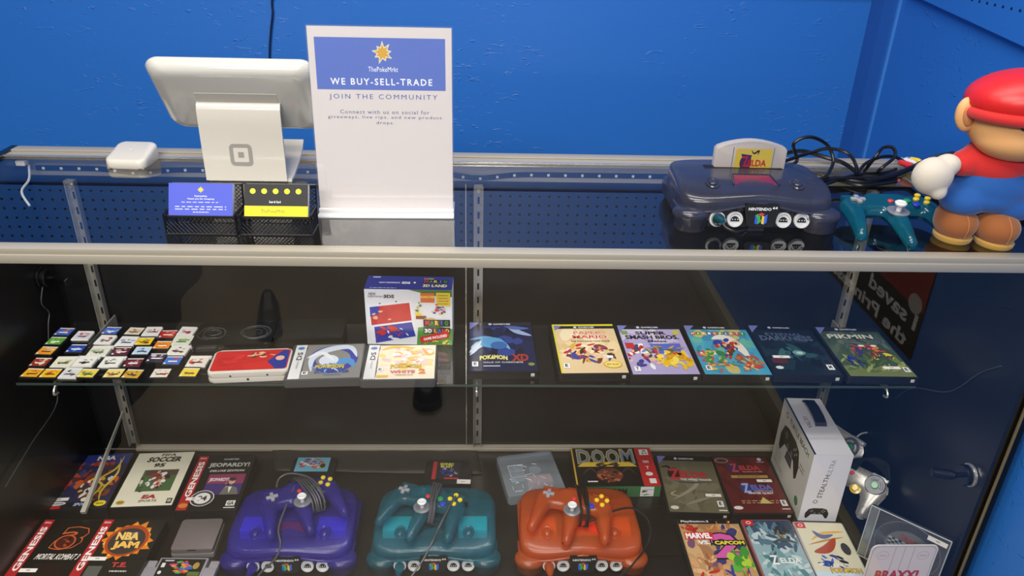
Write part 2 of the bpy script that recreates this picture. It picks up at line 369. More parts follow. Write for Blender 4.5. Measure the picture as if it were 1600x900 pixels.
# shoes of the photographer, mirrored in the front glass
def puff(mb, sdf, x0, x1, y0, y1, st, top, bot, M=None):
    nx = int((x1-x0)/st)+1; ny = int((y1-y0)/st)+1; V = {}; tops = {}; bots = {}
    for i in range(nx+1):
        for j in range(ny+1):
            x = x0+i*st; y = y0+j*st; d = sdf(x, y)
            if d < st*.75:
                if d > -st*.45:
                    for _ in range(3):
                        d = sdf(x, y); e = 1e-4; gx = (sdf(x+e, y)-d)/e; gy = (sdf(x, y+e)-d)/e; g = gx*gx+gy*gy+1e-9; x -= d*gx/g; y -= d*gy/g
                    d = 0
                V[i, j] = (x, y, -d)
    cells = [(i, j) for (i, j) in V if (i+1, j) in V and (i, j+1) in V and (i+1, j+1) in V]
    use = {q for (i, j) in cells for q in ((i, j), (i+1, j), (i, j+1), (i+1, j+1))}
    vs = []
    for q in use:
        x, y, d = V[q]; tops[q] = mb.b.verts.new((x, y, top(x, y, d))); bots[q] = mb.b.verts.new((x, y, bot(x, y, d))); vs += [tops[q], bots[q]]
    from collections import Counter
    ec = Counter()
    for i, j in cells:
        q = ((i, j), (i+1, j), (i+1, j+1), (i, j+1))
        mb.b.faces.new([tops[k] for k in q]); mb.b.faces.new([bots[k] for k in q[::-1]])
        for k in range(4): ec[frozenset((q[k], q[(k+1) % 4]))] += 1
    for i, j in cells:
        q = ((i, j), (i+1, j), (i+1, j+1), (i, j+1))
        for k in range(4):
            a, c = q[k], q[(k+1) % 4]
            if ec[frozenset((a, c))] == 1: mb.b.faces.new((tops[a], bots[a], bots[c], tops[c]))
    mb._x(vs, M); return mb
def capsule(ax, ay, bx, by, ra, rb):
    dx, dy = bx-ax, by-ay; L2 = dx*dx+dy*dy
    def f(x, y):
        t = max(0, min(1, ((x-ax)*dx+(y-ay)*dy)/L2)); return math.hypot(x-ax-dx*t, y-ay-dy*t)-(ra+(rb-ra)*t)
    return f
def smin(fs, k):
    def f(x, y):
        v = [g(x, y) for g in fs]; m = min(v); return m - k*math.log(sum(math.exp(-(a-m)/k) for a in v))
    return f
def make_shoe(label, loc, rz):
    t = thing('shoe', label, 'shoe', loc, rz, 'shoes')
    f = smin([capsule(0, -.10, 0, .09, .036, .045)], .005)
    sol = MB(); puff(sol, f, -.06, .06, -.15, .15, .006, lambda x, y, d: .026, lambda x, y, d: 0.0); sol.build('sole', mat('black_rubber', (18, 18, 18), .7), t)
    up = MB(); puff(up, lambda x, y: f(x, y)+.004, -.06, .06, -.15, .15, .006, lambda x, y, d: .027+sqrt(min(1, d/.02))*(.036+.022*max(0, min(1, (.02-y)/.1))), lambda x, y, d: .026)
    up.build('upper', mat('black_shoe_leather', (20, 20, 20), .5), t); return t
make_shoe('black shoe standing on the floor, the left one mirrored in the front glass', (-.775, -1.50, 0), radians(-14))
make_shoe('black shoe standing on the floor, the right one mirrored below the shelf', (-.165, -1.08, 0), radians(-3))

# ================================================================== DISPLAY CASE
alu = mat('brushed_aluminium', (176, 168, 150), .35, .2, bscale=90)
alu2 = mat('bright_trim', (225, 222, 212), .2, .8)
blk = mat('black_laminate', (20, 18, 16), .35)
blkm = mat('black_frame_metal', (14, 14, 15), .3, .3)
top_glass = glassmat('clear_glass', (.97, .985, .98), ior=1.85)
case = thing('display_case', 'long glass display case with aluminium rails, black deck and glass top', 'display case', (0, 0, 0))
XL, XR, D = -.882, .889, .463
fr = MB(); fr.box(XL, XR, -.006, .022, ZT-.0225, ZT-.0085, .0015); fr.box(XL, XR, -.004, .018, ZT-.0095, ZT+.0003, .001)
fr.build('front_rail', alu, case)
fr = MB(); fr.box(XL, XR, .413, D, ZT-.004, ZT+.003, .001); fr.box(XL, XR, .436, D, ZT+.003, ZT+.006, .0012); fr.box(XL, XR, D-.008, D, ZT-.05, ZT-.004, .001)
fr.build('back_rail', alu, case)
fr = MB(); fr.box(XL, XR, .408, .4135, ZT+.0003, ZT+.0042, .0008); fr.build('rail_bead', alu2, case)
for x, n in ((XL, 'left'), (XR, 'right')):
    s = 1 if x > 0 else -1
    MB().box(min(x, x-s*.012), max(x, x-s*.012), .006, D, .10, ZT-.006).build('end_panel', blk, case)
    MB().box(min(x, x+s*.012), max(x, x+s*.012), -.006, .03, .0, ZT+.001, .002).build('corner_post', blkm, case)
    MB().box(min(x-s*.0005, x-s*.004), max(x-s*.0005, x-s*.004), -.008, -.004, .1, ZT-.03, .0005).build('edge_bead', mat('brass_bead', (170, 150, 105), .3, .7), case)
    MB().box(min(x-s*.002, x+s*.014), max(x-s*.002, x+s*.014), -.004, D+.004, ZT-.012, ZT+.006, .002).build('side_rail', blkm, case)
clear_face = bpy.data.materials.new('clear_glass_underside'); clear_face.use_nodes = True
_n = clear_face.node_tree; _n.nodes.clear(); _o = _n.nodes.new('ShaderNodeOutputMaterial'); _t = _n.nodes.new('ShaderNodeBsdfTransparent'); _n.links.new(_t.outputs[0], _o.inputs[0])
def one_face(o, axis, sgn):
    o.data.materials.append(clear_face)
    for p in o.data.polygons: p.material_index = 0 if p.normal[axis]*sgn > .9 else 1
one_face(MB().box(XL+.004, XR-.004, .016, .4135, ZT-.006, ZT, 0).build('top_glass', top_glass, case, smooth=False), 2, 1)
one_face(MB().box(XL+.004, XR-.004, .0, .005, .115, ZT-.02, 0).build('front_glass', glassmat('front_pane_glass', (.985, .985, .985), ior=1.7), case, smooth=False), 1, -1)
MB().box(XL+.012, XR-.012, .012, D-.012, ZD-.02, ZD, .001).build('deck', mat('black_deck_laminate', (24, 21, 18), .3), case)
MB().box(XL+.012, XR-.012, .456, D, ZD, ZT-.05).build('back_panel', mat('black_back_panel', (9, 9, 9), .45), case)
MB().box(XL, XR, 0.012, D, 0, .10).build('plinth', blk, case)
t = MB(); t.box(-.79, XR-.02, .444, .456, ZD, ZD+.007, .001); t.box(-.79, XR-.02, .448, .4565, ZD, ZD+.012, .001); t.build('track', alu, case)
# slotted standards
def standard(x):
    mb = MB(); z0, z1 = (ZD+.02, ZT-.055)
    mb.box(x-.0095, x+.0095, .449, .452, z0, z1); mb.box(x-.0095, x-.0075, .437, .45, z0, z1); mb.box(x+.0075, x+.0095, .437, .45, z0, z1)
    o = mb.build('shelf_standard', mat('zinc_standard', (185, 182, 172), .3, .7), case)
    sl = MB(); k = 0
    while z0+.03+k*.032 < z1-.02: sl.box(x-.002, x+.002, .4465, .4485, z0+.03+k*.032-.007, z0+.03+k*.032+.007); k += 1
    sl.build('slot', mat('slot_shadow', (8, 8, 8), .8), o); MB().cyl(.004, 0, .004, 12, T(x, .447, z1-.012)@RX(90)).build('screw', alu2, o)
for x in (-.79, 0.0, .793): standard(x)
MB().box(-.0265, -.0245, .45, .456, ZD+.01, ZT-.055).build('door_edge', alu2, case)

# LED strip on the inside of the back rail
ls = thing('led_strip_light', 'black LED strip with small white diodes stuck under the back rail', 'led strip', (0, .452, ZT-.034))
mb = MB(); pts = []
wav = lambda x: (-.008*math.exp(-((x+.66)/.045)**2) - .009*math.exp(-((x)/.05)**2))
xs = [XL+.03+i*.02 for i in range(86)]
for a, b_ in zip(xs, xs[1:]): mb.loft([[(a, -.001, wav(a)-.005), (a, .001, wav(a)-.005), (a, .001, wav(a)+.005), (a, -.001, wav(a)+.005)], [(b_, -.001, wav(b_)-.005), (b_, .001, wav(b_)-.005), (b_, .001, wav(b_)+.005), (b_, -.001, wav(b_)+.005)]])
mb.build('tape', mat('black_led_tape', (22, 26, 40), .5), ls)
for i in range(51):
    x = XL+.045+i*.0336; MB().box(x-.0025, x+.0025, -.003, -.001, wav(x)-.0025, wav(x)+.0025, .0004).build('diode', mat('diode_lens', (235, 238, 225), .3), ls)
MB().box(-.0, .018, -.012, .004, -.002, .008, .002).build('connector', mat('cream_connector', (225, 215, 190), .4), ls, T(XL+.012, -.02, .015))
MB().tube([(XL+.03, -.02, .012), (XL+.035, -.04, -.01), (XL+.04, -.08, -.02), (XL+.06, -.10, -.04)], .0022).build('lead', mat('white_lead', (190, 190, 185), .4), ls)

# glass shelf and its brackets
sh = thing('glass_shelf', 'clear glass shelf across the middle of the display case', 'shelf', (0, .178, ZS-.006))
MB().box(-.824, .822, 0, .222, 0, .006, .0006).build('pane', glassmat('shelf_glass', (.95, .97, .96)), sh, smooth=False)
MB().box(-.824, .822, -.0012, -.0001, .0008, .0052).build('polished_edge', mat('green_glass_edge', (58, 70, 64), .2), sh)
zinc = MC['zinc_standard']
for x, nm in ((-.765, 'left end'), (0.0, 'middle'), (.775, 'right end')):
    br_ = thing('shelf_bracket', 'zinc arm holding up the glass shelf at its %s' % nm, 'bracket', (x, .445, ZS-.008), 0, 'shelf brackets')
    MB().loft([[(-.0015, 0, -.035), (.0015, 0, -.035), (.0015, 0, 0), (-.0015, 0, 0)], [(-.0015, -.255, -.010), (.0015, -.255, -.010), (.0015, -.255, 0), (-.0015, -.255, 0)]]).build('arm', zinc, br_)
    MB().tube([(0, -.25, -.004), (0, -.262, -.012), (0, -.264, -.02), (0, -.252, -.024)], .0022).build('hook', alu2, br_)
lb = thing('loose_bracket', 'long zinc bracket leaning from the left upright onto the basketball game box', 'bracket', (0, 0, 0))
p0 = Vector((-.793, .437, .37)); p1 = Vector((-.792, .205, ZD+.035)); dd = (p1-p0); q = dd.to_track_quat('Y', 'Z').to_matrix().to_4x4()
MB().loft([[(-.001, 0, -.003), (.001, 0, -.003), (.001, 0, .003), (-.001, 0, .003)], [(-.0015, dd.length*.5, -.006), (.0015, dd.length*.5, -.006), (.0015, dd.length*.5, .006), (-.0015, dd.length*.5, .006)], [(-.005, dd.length, -.002), (.005, dd.length, -.002), (.005, dd.length, .006), (-.005, dd.length, .006)]], M=Matrix.Translation(p0)@q).build('arm', mat('pale_zinc', (200, 196, 180), .4, .4), lb)

# adjustable spot lamps on the end panels
def spot(label, loc, s, ring=alu2):
    t = thing('spot_lamp', label, 'lamp', loc, rot=(0, radians(-90*s), 0))
    MB().cyl(.021, 0, .006, 28, bev=.001).build('base_ring', ring, t); MB().cyl(.019, .006, .016, 28, bev=.002).build('base', blkm, t)
    MB().cyl(.0045, .016, .03, 12).build('swivel', blkm, t); MB().ell((0, 0, .032), .007, .007, .007).build('ball', blkm, t)
    MB().cyl(.0085, .0, .034, 20, T(0, 0, .034)@RX(-14*s if s > 0 else 30), .001).build('lamp_head', blkm, t)
    return t
spot('black swivel spot lamp with chrome ring on the right end panel', (XR-.0125, .04, .525), 1)
spot('black swivel spot lamp high on the left end panel', (XL+.0125, .40, .72), -1, blkm)
def wire(name, label, pts, r, m, cat='cable', group=None):
    o = MB().tube(pts, r).build(name, m); return tag(o, label, cat, group)
grey_w = mat('grey_wire', (60, 60, 62), .4); bcab = mat('black_cable', (14, 14, 15), .35)
wire('lamp_wire', 'thin black wire drooping across the right end panel', [(XR-.014, .31, .50), (XR-.014, .26, .56), (XR-.014, .16, .62), (XR-.014, .10, .70), (XR-.014, .06, .74)], .0012, grey_w)
wire('lamp_wire', 'thin wire hanging beside the left end of the glass shelf', [(XL+.02, .395, .715), (XL+.02, .37, .68), (XL+.02, .385, .65), (XL+.02, .37, .625), (XL+.02, .34, .55), (XL+.02, .33, .47), (XL+.02, .22, .45), (XL+.02, .12, .43)], .0011, grey_w)
wire('wall_cord', 'dark cord running up the blue wall behind the register', [H(421, 200, .993), H(421, 92, .993), H(423, 50, .993), H(426, 20, .993), H(425, 0, .993), H(428, -90, .985)], .0024, mat('blue_black_cord', (12, 28, 60), .5))

# ================================================================== ON THE GLASS TOP
white = mat('warm_white_plastic', (208, 202, 188), .25, coat=.4)
# card reader
cx, cy = G(192, 268, ZT).x, .383
t = thing('card_reader', 'white rounded square card reader with sloping top at the back left of the glass', 'card reader', (cx, cy, ZT), radians(-2))
mb = MB(); rings = []
for z, k, tl in ((0, .94, 0), (.003, 1, 0), (.010, 1, 1), (.014, .985, 1), (.0165, .93, 1), (.0175, .8, 1)):
    rings.append([(x*k, y*k, z + tl*(y+.036)*.2) for x, y in rrect(.073, .073, .014, 8)])
mb.loft(rings).build('body', white, t, ang=50)
a = .28; MB().cyl(.0035, 0, .0004, 16, T(0, 0, .0178+.036*.2)@RX(11.3)).build('mark', mat('faint_grey', (205, 202, 192), .4), t)
MB().box(-.033, .033, -.033, .033, -.0, .0022).build('base_pad', mat('grey_pad', (150, 148, 142), .5), t)

# register
t = thing('register_stand', 'white tablet register on a folded stand with a grey square emblem, seen from behind', 'cash register', (-.40, .30, ZT))
def sheet(prof, th, x0, x1):
    P = [Vector((0, y, z)) for y, z in prof]; up = []; dn = []
    for i, p in enumerate(P):
        tt = (P[min(i+1, len(P)-1)]-P[max(0, i-1)]).normalized(); n_ = Vector((0, -tt.z, tt.y)); up.append(p+n_*th/2); dn.append(p-n_*th/2)
    lo = up+dn[::-1]; mb = MB(); mb.loft([[(x0, q.y, q.z) for q in lo], [(x1, q.y, q.z) for q in lo]]); return mb
prof = [(-.012, .003), (-.0115, .05), (-.0105, .10), (-.0095, .124), (-.006, .1325), (.001, .1365), (.010, .137)]
sheet(prof, .005, -.069, .069).build('front_sheet', white, t, ang=60)
sheet([(-.010, .003), (.01, .004), (.05, .014), (.09, .030), (.105, .042)], .005, -.066, .076).build('rear_foot', white, t, ang=60)
up_ = Vector((0, -.08, .12)).normalized(); nb = Vector((0, -.12, -.08)).normalized()
MD = Matrix((Vector((1, 0, 0)), up_, Vector((1, 0, 0)).cross(up_))).transposed().to_4x4()
MD = T(0, .012, .148) @ MD            # local x right, y up the screen, z = screen side
zs_ = 1 if (MD.to_3x3() @ Vector((0, 0, 1))).y > 0 else -1
def ringz(k, z, r=.022): return [(x, y, z*zs_) for x, y in rrect(.272*k+0, .148*k, r*k, 8)]
MB().loft([ringz(.80, -.020), ringz(.90, -.017), ringz(.96, -.010), ringz(1.0, -.002), ringz(1.0, .003), ringz(.985, .006)]).build('tablet_shell', mat('grey_white_gloss', (205, 203, 192), .12, coat=.6), t, MD, ang=50)
MB().prism(rrect(.25, .126, .01), .006, .0068).build('screen', mat('dark_screen', (12, 12, 14), .08), t, MD @ (S(1, 1, zs_)))
MB().box(-.0665, .0665, -.045, .020, -.0208, -.0195).build('mount_plate', mat('grey_white_satin', (196, 192, 180), .3), t, MD@S(1, 1, zs_))
A = Art(.038, .038); g = (150, 146, 138); A.poly([(x/.036+.5, y/.036+.5) for x, y in rrect(.036, .036, .007)], g); A.poly([(x/.036+.5, y/.036+.5) for x, y in rrect(.0235, .0235, .002)], (208, 202, 188)); A.poly([(x/.036+.5, y/.036+.5) for x, y in rrect(.0095, .0095, .001)], g)
ang_ = 89
A.build('emblem', t, T(-.004, -.0118, .030)@RX(ang_)@T(-.019, 0, .0031), PAPER)

# acrylic sign
t = thing('sign_holder', 'upright acrylic holder with a white and blue buy sell trade notice', 'sign', (-.1425, .146, ZT), radians(1))
acr = glassmat('acrylic', (.985, .985, .985), .015, (230, 230, 230))
tilt = -4
MB().box(-.106, .106, -.0032, -.0012, .004, .283).build('front_sheet', acr, t, RX(tilt), smooth=False)
MB().box(-.106, .106, .0012, .0032, .004, .283).build('back_sheet', acr, t, RX(tilt), smooth=False)
MB().box(-.106, .106, -.022, .05, 0, .003, .001).build('foot', mat('milky_acrylic', (205, 205, 205), .2), t)
MB().box(-.106, .106, -.006, .002, .001, .0095, .002).build('lower_bend', mat('milky_acrylic2', (215, 212, 208), .15), t)
MB().box(-.104, .104, -.0008, .0008, .009, .281).build('paper_insert', mat('sign_paper', (214, 206, 200), .6), t, RX(tilt))
A = Art(.208, .272); bl = (84, 114, 198)
A.rect(0, 0, 1, 1, (226, 218, 212)); A.rect(.045, .672, .955, .945, bl)
A.star(.515, .868, .082, (238, 232, 190), 9, .5, .208/.272, [1, .75, .95, .8]); A.star(.515, .868, .062, (222, 170, 40), 9, .5, .208/.272, [1, .8, 1, .8])
A.text('ThePokeMrkt', .515, .782, .21, .026, 'ffffff'); A.text('WE BUY-SELL-TRADE', .50, .716, .72, .036, 'ffffff', .018, sp=1.3)
A.text('JOIN THE COMMUNITY', .51, .632, .77, .034, (62, 84, 165), 0, sp=1.35)
for i, (s_, w_) in enumerate((('Connect with us on social for', .64), ('giveaways, live rips, and new product', .82), ('drops.', .13))): A.text(s_, .515, .553-i*.0305, w_, .021, (96, 106, 145), .006, sp=1.2)
A.build('notice', t, RX(tilt)@T(-.104, -.00095, .009)@RX(90), PAPER)

# business card holders
def holder(label, x, y, label2, front, backc):
    t = thing('card_holder', label, 'card holder', (x, y, ZT), radians(0), 'business card holders')
    bk = mat('black_wire_mesh', (30, 30, 32), .3, .4)
    def lattice(mb, w, h, M, st=.006):
        n = int((w+h)/st)+1
        for k in range(n):
            a = k*st
            for sg in (0, 1):
                p = (max(0, a-h), min(a, h)); q = (min(a, w), max(0, a-w))
                P = [(p[0], p[1]), (q[0], q[1])]
                if sg: P = [(w-u, v) for u, v in P]
                if abs(P[0][0]-P[1][0]) < 1e-5: continue
                mb.tube([(P[0][0], P[0][1], 0), (P[1][0], P[1][1], 0)], .0005, 4, M, smooth=False)
        for P in (((0, 0), (w, 0)), ((w, 0), (w, h)), ((w, h), (0, h)), ((0, h), (0, 0))):
            mb.tube([(P[0][0], P[0][1], 0), (P[1][0], P[1][1], 0)], .0013, 6, M, smooth=False)
    w = .102
    mb = MB(); lattice(mb, w, .026, T(-w/2, -.002, .001)@RX(70)); mb.build('front_mesh', bk, t)
    mb = MB(); lattice(mb, w, .060, T(-w/2, .042, .001)@RX(80)); mb.build('back_mesh', bk, t)
    for s in (-1, 1):
        mb = MB(); lattice(mb, .043, .030, T(s*w/2, -.001, .001)@RZ(90)@RX(90)); mb.build('side_mesh', bk, t)
    MB().box(-w/2, w/2, -.002, .045, .0, .0015).build('base', bk, t)
    MB().box(-w/2-.002, w/2+.002, .004, .009, .0235, .0255).build('shelf_lip', bk, t)
    c = thing('business_cards', label2, 'business cards', (x, y, ZT), radians(0), 'business cards in holders')
    Mc = T(0, .0075, .0265)@RX(64)
    MB().box(-.0465, .0455, 0, .047, -.010, -.0002, .0005).build('stack', mat('card_edges', (210, 208, 200), .6), c, Mc)
    A = Art(.092, .047, backc); front(A); A.build('front_print', c, Mc@T(-.0465, 0, .0001), PAPER)
def f1(A):
    A.star(.5, .8, .055, (235, 200, 50), 8, .5, .092/.047, [1, .8]); A.text('ThePokeMrkt', .5, .60, .2, .05, 'ffffff'); A.text('Thank you for shopping', .5, .51, .42, .05, 'ffffff', .01)
    A.lines(.2, .40, .6, 1, 'c9d0f4', .08, .02, 3); A.lines(.1, .26, .8, 2, 'c9d0f4', .08, .025, 4); A.lines(.38, .09, .25, 1, 'c9d0f4', .08, .025, 5)
def f2(A):
    A.rect(0, 0, 1, .32, (238, 222, 20))
    for i in range(5): A.ell(.13+i*.18, .78, .045, .085, (225, 232, 40))
    A.text('Scan & Card', .48, .45, .18, .07, 'ffffff', .01); A.text('ThePokeMrkt', .45, .16, .38, .11, (90, 90, 60))
holder('black wire mesh holder with periwinkle business cards, left of the pair', -.402, .054, 'periwinkle blue business cards with a yellow star', f1, (70, 84, 190))
holder('black wire mesh holder with black and yellow cards, right of the pair', -.293, .054, 'black and yellow business cards with five dots', f2, (20, 20, 18))

# ------------------------------------------------------------------ game console
silver = mat('grey_port_ring', (205, 205, 200), .35); dark = mat('dark_recess', (10, 10, 12), .5)
def logo_art(w, h):
    A = Art(w, h); A.poly([(.04, 1), (0, .85), (.1, .12), (.2, 0), (.8, 0), (.9, .12), (1, .85), (.96, 1)], (12, 12, 14))
    A.text('NINTENDO', .44, .78, .64, .13, 'e8e8e8', .03); A.text('64', .86, .84, .14, .11, 'e8e8e8', .03)
    u, v = .5, .36
    for pts, c in (([(-.17, -.2), (-.09, -.24), (-.09, .1), (-.17, .16)], (40, 90, 200)), ([(-.09, -.24), (-.02, -.16), (-.02, .18), (-.09, .1)], (60, 160, 70)), ([(-.17, .16), (-.1, .22), (.02, -.1), (-.03, -.16)], (60, 160, 70)),
                   ([(.02, -.2), (.09, -.24), (.09, .1), (.02, .16)], (230, 190, 50)), ([(.09, -.24), (.17, -.16), (.17, .2), (.09, .12)], (50, 100, 210)), ([(-.1, .2), (0, .27), (.1, .2), (0, .13)], (200, 60, 50))):
        A.poly([(u+a, v+b) for a, b in pts], c)
    return A
def console(label, loc, rz, shell, inner, door, plug=None):
    t = thing('game_console', label, 'game console', loc, rz, 'game consoles')
    N = 84
    def outline(k, y_shift=0, hw=.1225, hd=.088):
        out = []
        for i in range(N):
            a = 2*pi*i/N; c, s = cos(a), sin(a); e = 2/5.5
            x = hw*math.copysign(abs(c)**e, c); y = hd*math.copysign(abs(s)**e, s)
            x *= 1 - .07*(y/hd+1)/2
            out.append((x*k, y*k))
        return out
    def ztop(x, y):
        z = .0655 + .003*cos(x/.12*1.3)
        f = max(0, (-y-.005)/.083); z -= .014*f*f + .010*max(0, f-.3)*(abs(x)/.12)**1.5
        z += .004*math.exp(-(x/.05)**2)*f; z -= .006*max(0, (y-.05)/.04)
        return z
    def zlip(x, y):
        return .031 + (.017*math.exp(-(x/.048)**2) if y < -.05 else 0)
    rings = []
    for k, fl in ((.02, 0), (.3, 0), (.55, 0), (.75, 0), (.88, .0), (.93, .0004), (.96, .0014), (.98, .0032), (.992, .0062), (.998, .010)):
        rings.append([(x, y, max(ztop(x, y)-fl, zlip(x, y)+.003)) for x, y in outline(k)])
    o1 = outline(1.0); rings.append([(x, y, min(ztop(x, y)-.016, zlip(x, y)+.010) if y < -.05 else max(.04, ztop(x, y)-.018)) for x, y in o1])
    rings.append([(x*1.004, y*1.004, zlip(x, y)) for x, y in o1])
    MB().loft(rings, cap=True).build('upper_shell', shell, t, ang=60)
    # wavy lip moulding along the front
    fp = [(x*1.01, y*1.01, zlip(x, y)+.0005) for x, y in o1 if y < -.03]; fp.sort(key=lambda p: p[0])
    MB().tube(fp, .0022, 8, smooth=False).build('front_lip', shell, t)
    # lower body and its four rounded pods
    mb = MB(); mb.loft([[(x*.98, y, .006) for x, y in rrect(.236, .158, .018)], [(x, y, .012) for x, y in rrect(.240, .162, .018)], [(x, y, .034) for x, y in rrect(.240, .164, .018)]]); mb.build('lower_body', shell, t, ang=60)
    for s in (-1, 1):
        M1 = T(s*.1, -.0735, 0)
        MB().lathe([(.021, .0), (.0245, .003), (.0255, .019), (.0285, .0225), (.0285, .0275), (.026, .032), (.019, .0355), (0, .037)], 28, M1, 1.05, .92).build('front_pod', shell, t, ang=70)
        MB().lathe([(.0, .0), (.020, .0), (.023, .006), (.024, .03)], 24, T(s*.093, .062, 0), 1, .9).build('rear_foot', shell, t, ang=70)
    # shield, and added blocks whose colour stands in for light through the shell
    MB().box(-.11, .11, -.055, .07, .012, .03).build('circuit_shield', inner, t)
    for s in (-1, 1): MB().box(s*.074-.029, s*.074+.029, -.03, .010, .03, .055, .003).build('inner_glow_block', inner, t)
    # logo shield
    Ml = T(-.026, -.0955, .0125)@RX(84); A = logo_art(.054, .036)
    mb = MB(); mb.prism([(.002, .036), (0, .031), (.0055, .004), (.011, 0), (.043, 0), (.0485, .004), (.054, .031), (.052, .036)], -.006, 0); mb.build('logo_shield', mat('black_gloss', (10, 10, 12), .15), t, Ml)
    A.build('logo', t, Ml@T(0, 0, .0002), PAPER)
    for i, x in enumerate((-.064, -.0365, .038, .0665)):
        Mp = T(x, -.0835, .0205)@RX(76)
        o = MB().lathe([(.0095, 0), (.0115, .0), (.0125, .003), (.0118, .0065), (.0095, .0065), (.009, .004), (0, .004)], 28, Mp).build('controller_port', silver, t)
        pr = MB(); pts = [(.0068*cos(radians(a)), -.003+.0078*sin(radians(a))) for a in range(0, 181, 15)]; pr.prism(pts, .0041, .0052, Mp); pr.build('socket', dark, o)
        pr = MB(); [pr.cyl(.0009, .0050, .0062, 8, Mp@T(q*.004, 0, 0)) for q in (-1, 0, 1)]; pr.build('pin', silver, o)
        if plug is not None and i == 0:
            pl = MB(); pl.lathe([(.0085, 0), (.0095, .002), (.009, .012), (.0068, .016), (.0068, .024), (.0045, .030), (.003, .034)], 20, Mp@T(0, 0, .005)); PLUG.append((t, pl, Mp, plug))
    # top details
    MB().box(-.0635, .0635, .018, .034, .0, .0006, .0002).build('cartridge_slot', dark, t, T(0, 0, ztop(0, .025)-.0004))
    mb = MB(); z = ztop(0, -.035)
    mb.loft([[(-.034, -.052, z-.006), (.034, -.052, z-.006), (.028, -.020, z-.001), (-.028, -.020, z-.001)], [(-.033, -.051, z-.0028), (.033, -.051, z-.0028), (.0275, -.021, z+.0022), (-.0275, -.021, z+.0022)]]); mb.build('memory_door', door, t)
    MB().tube([(-.036, -.054, z-.002), (-.030, -.018, z+.0025), (.030, -.018, z+.0025), (.036, -.054, z-.002)], .0014, smooth=False).build('door_rim', shell, t)
    for s, nm in ((-1, 'power_switch'), (1, 'reset_button')):
        z = ztop(s*.066, -.045); Mb = T(s*.066, -.045, z-.0005)@RX(12)
        o = MB().lathe([(.0125, 0), (.0135, .0015), (.012, .003), (.010, .0026), (.009, .0012), (0, .0012)], 24, Mb, .85, 1.15).build(nm, shell, t)
        MB().lathe([(.0075, 0), (.0078, .003), (.006, .0045), (0, .005)], 20, Mb, .85, 1.1).build('cap', shell, o)
    MB().box(-.012, .012, -.0845, -.078, .001, .010, .001).build('front_hatch', shell, t)
    return t
PLUG = []
charcoal = smoked('smoke_plastic', (58, 59, 70), .38, .22); purple = smoked('grape_plastic', (56, 48, 135), .55, .3); teal = smoked('ice_blue_plastic', (26, 94, 104), .55, .3); orange = smoked('fire_orange_plastic', (186, 88, 34), .5, .3)
dull = mat('dull_shield', (60, 62, 68), .5, .4); glowp = mat('purple_glow_tone', (140, 125, 250), .5); glowt = mat('teal_glow_tone', (70, 235, 225), .5); glowo = mat('orange_glow_tone', (255, 165, 50), .5)  # bright purple, teal and orange imitate light shining through the plastic
rdoor = mat('red_window', (120, 24, 44), .2, coat=.5); ddoor = mat('dark_window', (14, 50, 62), .2, coat=.5); pdoor = mat('maroon_window', (70, 24, 84), .2, coat=.5); odoor = mat('bright_red_window', (215, 48, 22), .2, coat=.5)
c_top = console('smoke grey see-through game console standing on the glass top with a cartridge in it', (.432, .172, ZT), radians(-1), charcoal, dull, rdoor, 1)
c_pur = console('purple see-through game console on the deck, leftmost of the three', (-.357, .165, ZD), radians(0), purple, glowp, pdoor, 2)
c_tea = console('teal see-through game console on the deck, middle of the three', (-.080, .165, ZD), radians(0), teal, glowt, ddoor, 3)
c_ora = console('orange see-through game console on the deck, right of the three', (.2055, .163, ZD), radians(0), orange, glowo, odoor, 4)

# cartridge in the top console
t = thing('game_cartridge', 'grey game cartridge with a gold label plugged into the smoke grey console', 'cartridge', (.443, .205, ZT+.048), radians(-1))
def cart_out(w, h, bow):
    p = [(-w/2, 0), (w/2, 0), (w/2, h-.006), (w/2-.004, h-.002)]
    p += [(w/2-.004-(w-.008)*i/10, h-.002+bow*sin(pi*i/10)) for i in range(1, 10)] + [(-w/2+.004, h-.002), (-w/2, h-.006)]
    return p
gcart = mat('grey_cart_plastic', (176, 168, 160), .4)
MB().prism(cart_out(.116, .056, .010), -.0095, .0095, RX(90), bev=.0025).build('shell', gcart, t, ang=45)
A = Art(.060, .043, (196, 170, 60), .003); A.ell(.3, .45, .16, .3, (70, 40, 60)); A.poly([(.15, .8), (.45, .75), (.35, .1)], (60, 40, 80)); A.swoosh([(.42, .95), (.5, .82), (.62, .93), (.6, .75)], .05, (30, 30, 50)); A.text('Z', .3, .5, .18, .4, (170, 30, 50), .02, shear=-.2); A.text('ELDA', .62, .45, .5, .26, (170, 30, 40), .03); A.blobs(.2, .1, .2, .1, [(230, 210, 120), (150, 120, 40)], 4, 3); A.rect(.72, .04, .92, .13, (230, 225, 200))
A.build('label', t, T(-.026, -.0098, .009)@RX(90), COVER)
for s in (-.030, .036): MB().box(s-.0006, s+.0006, -.0099, -.0092, .004, .054).build('groove', mat('cart_groove', (120, 112, 108), .5), t)

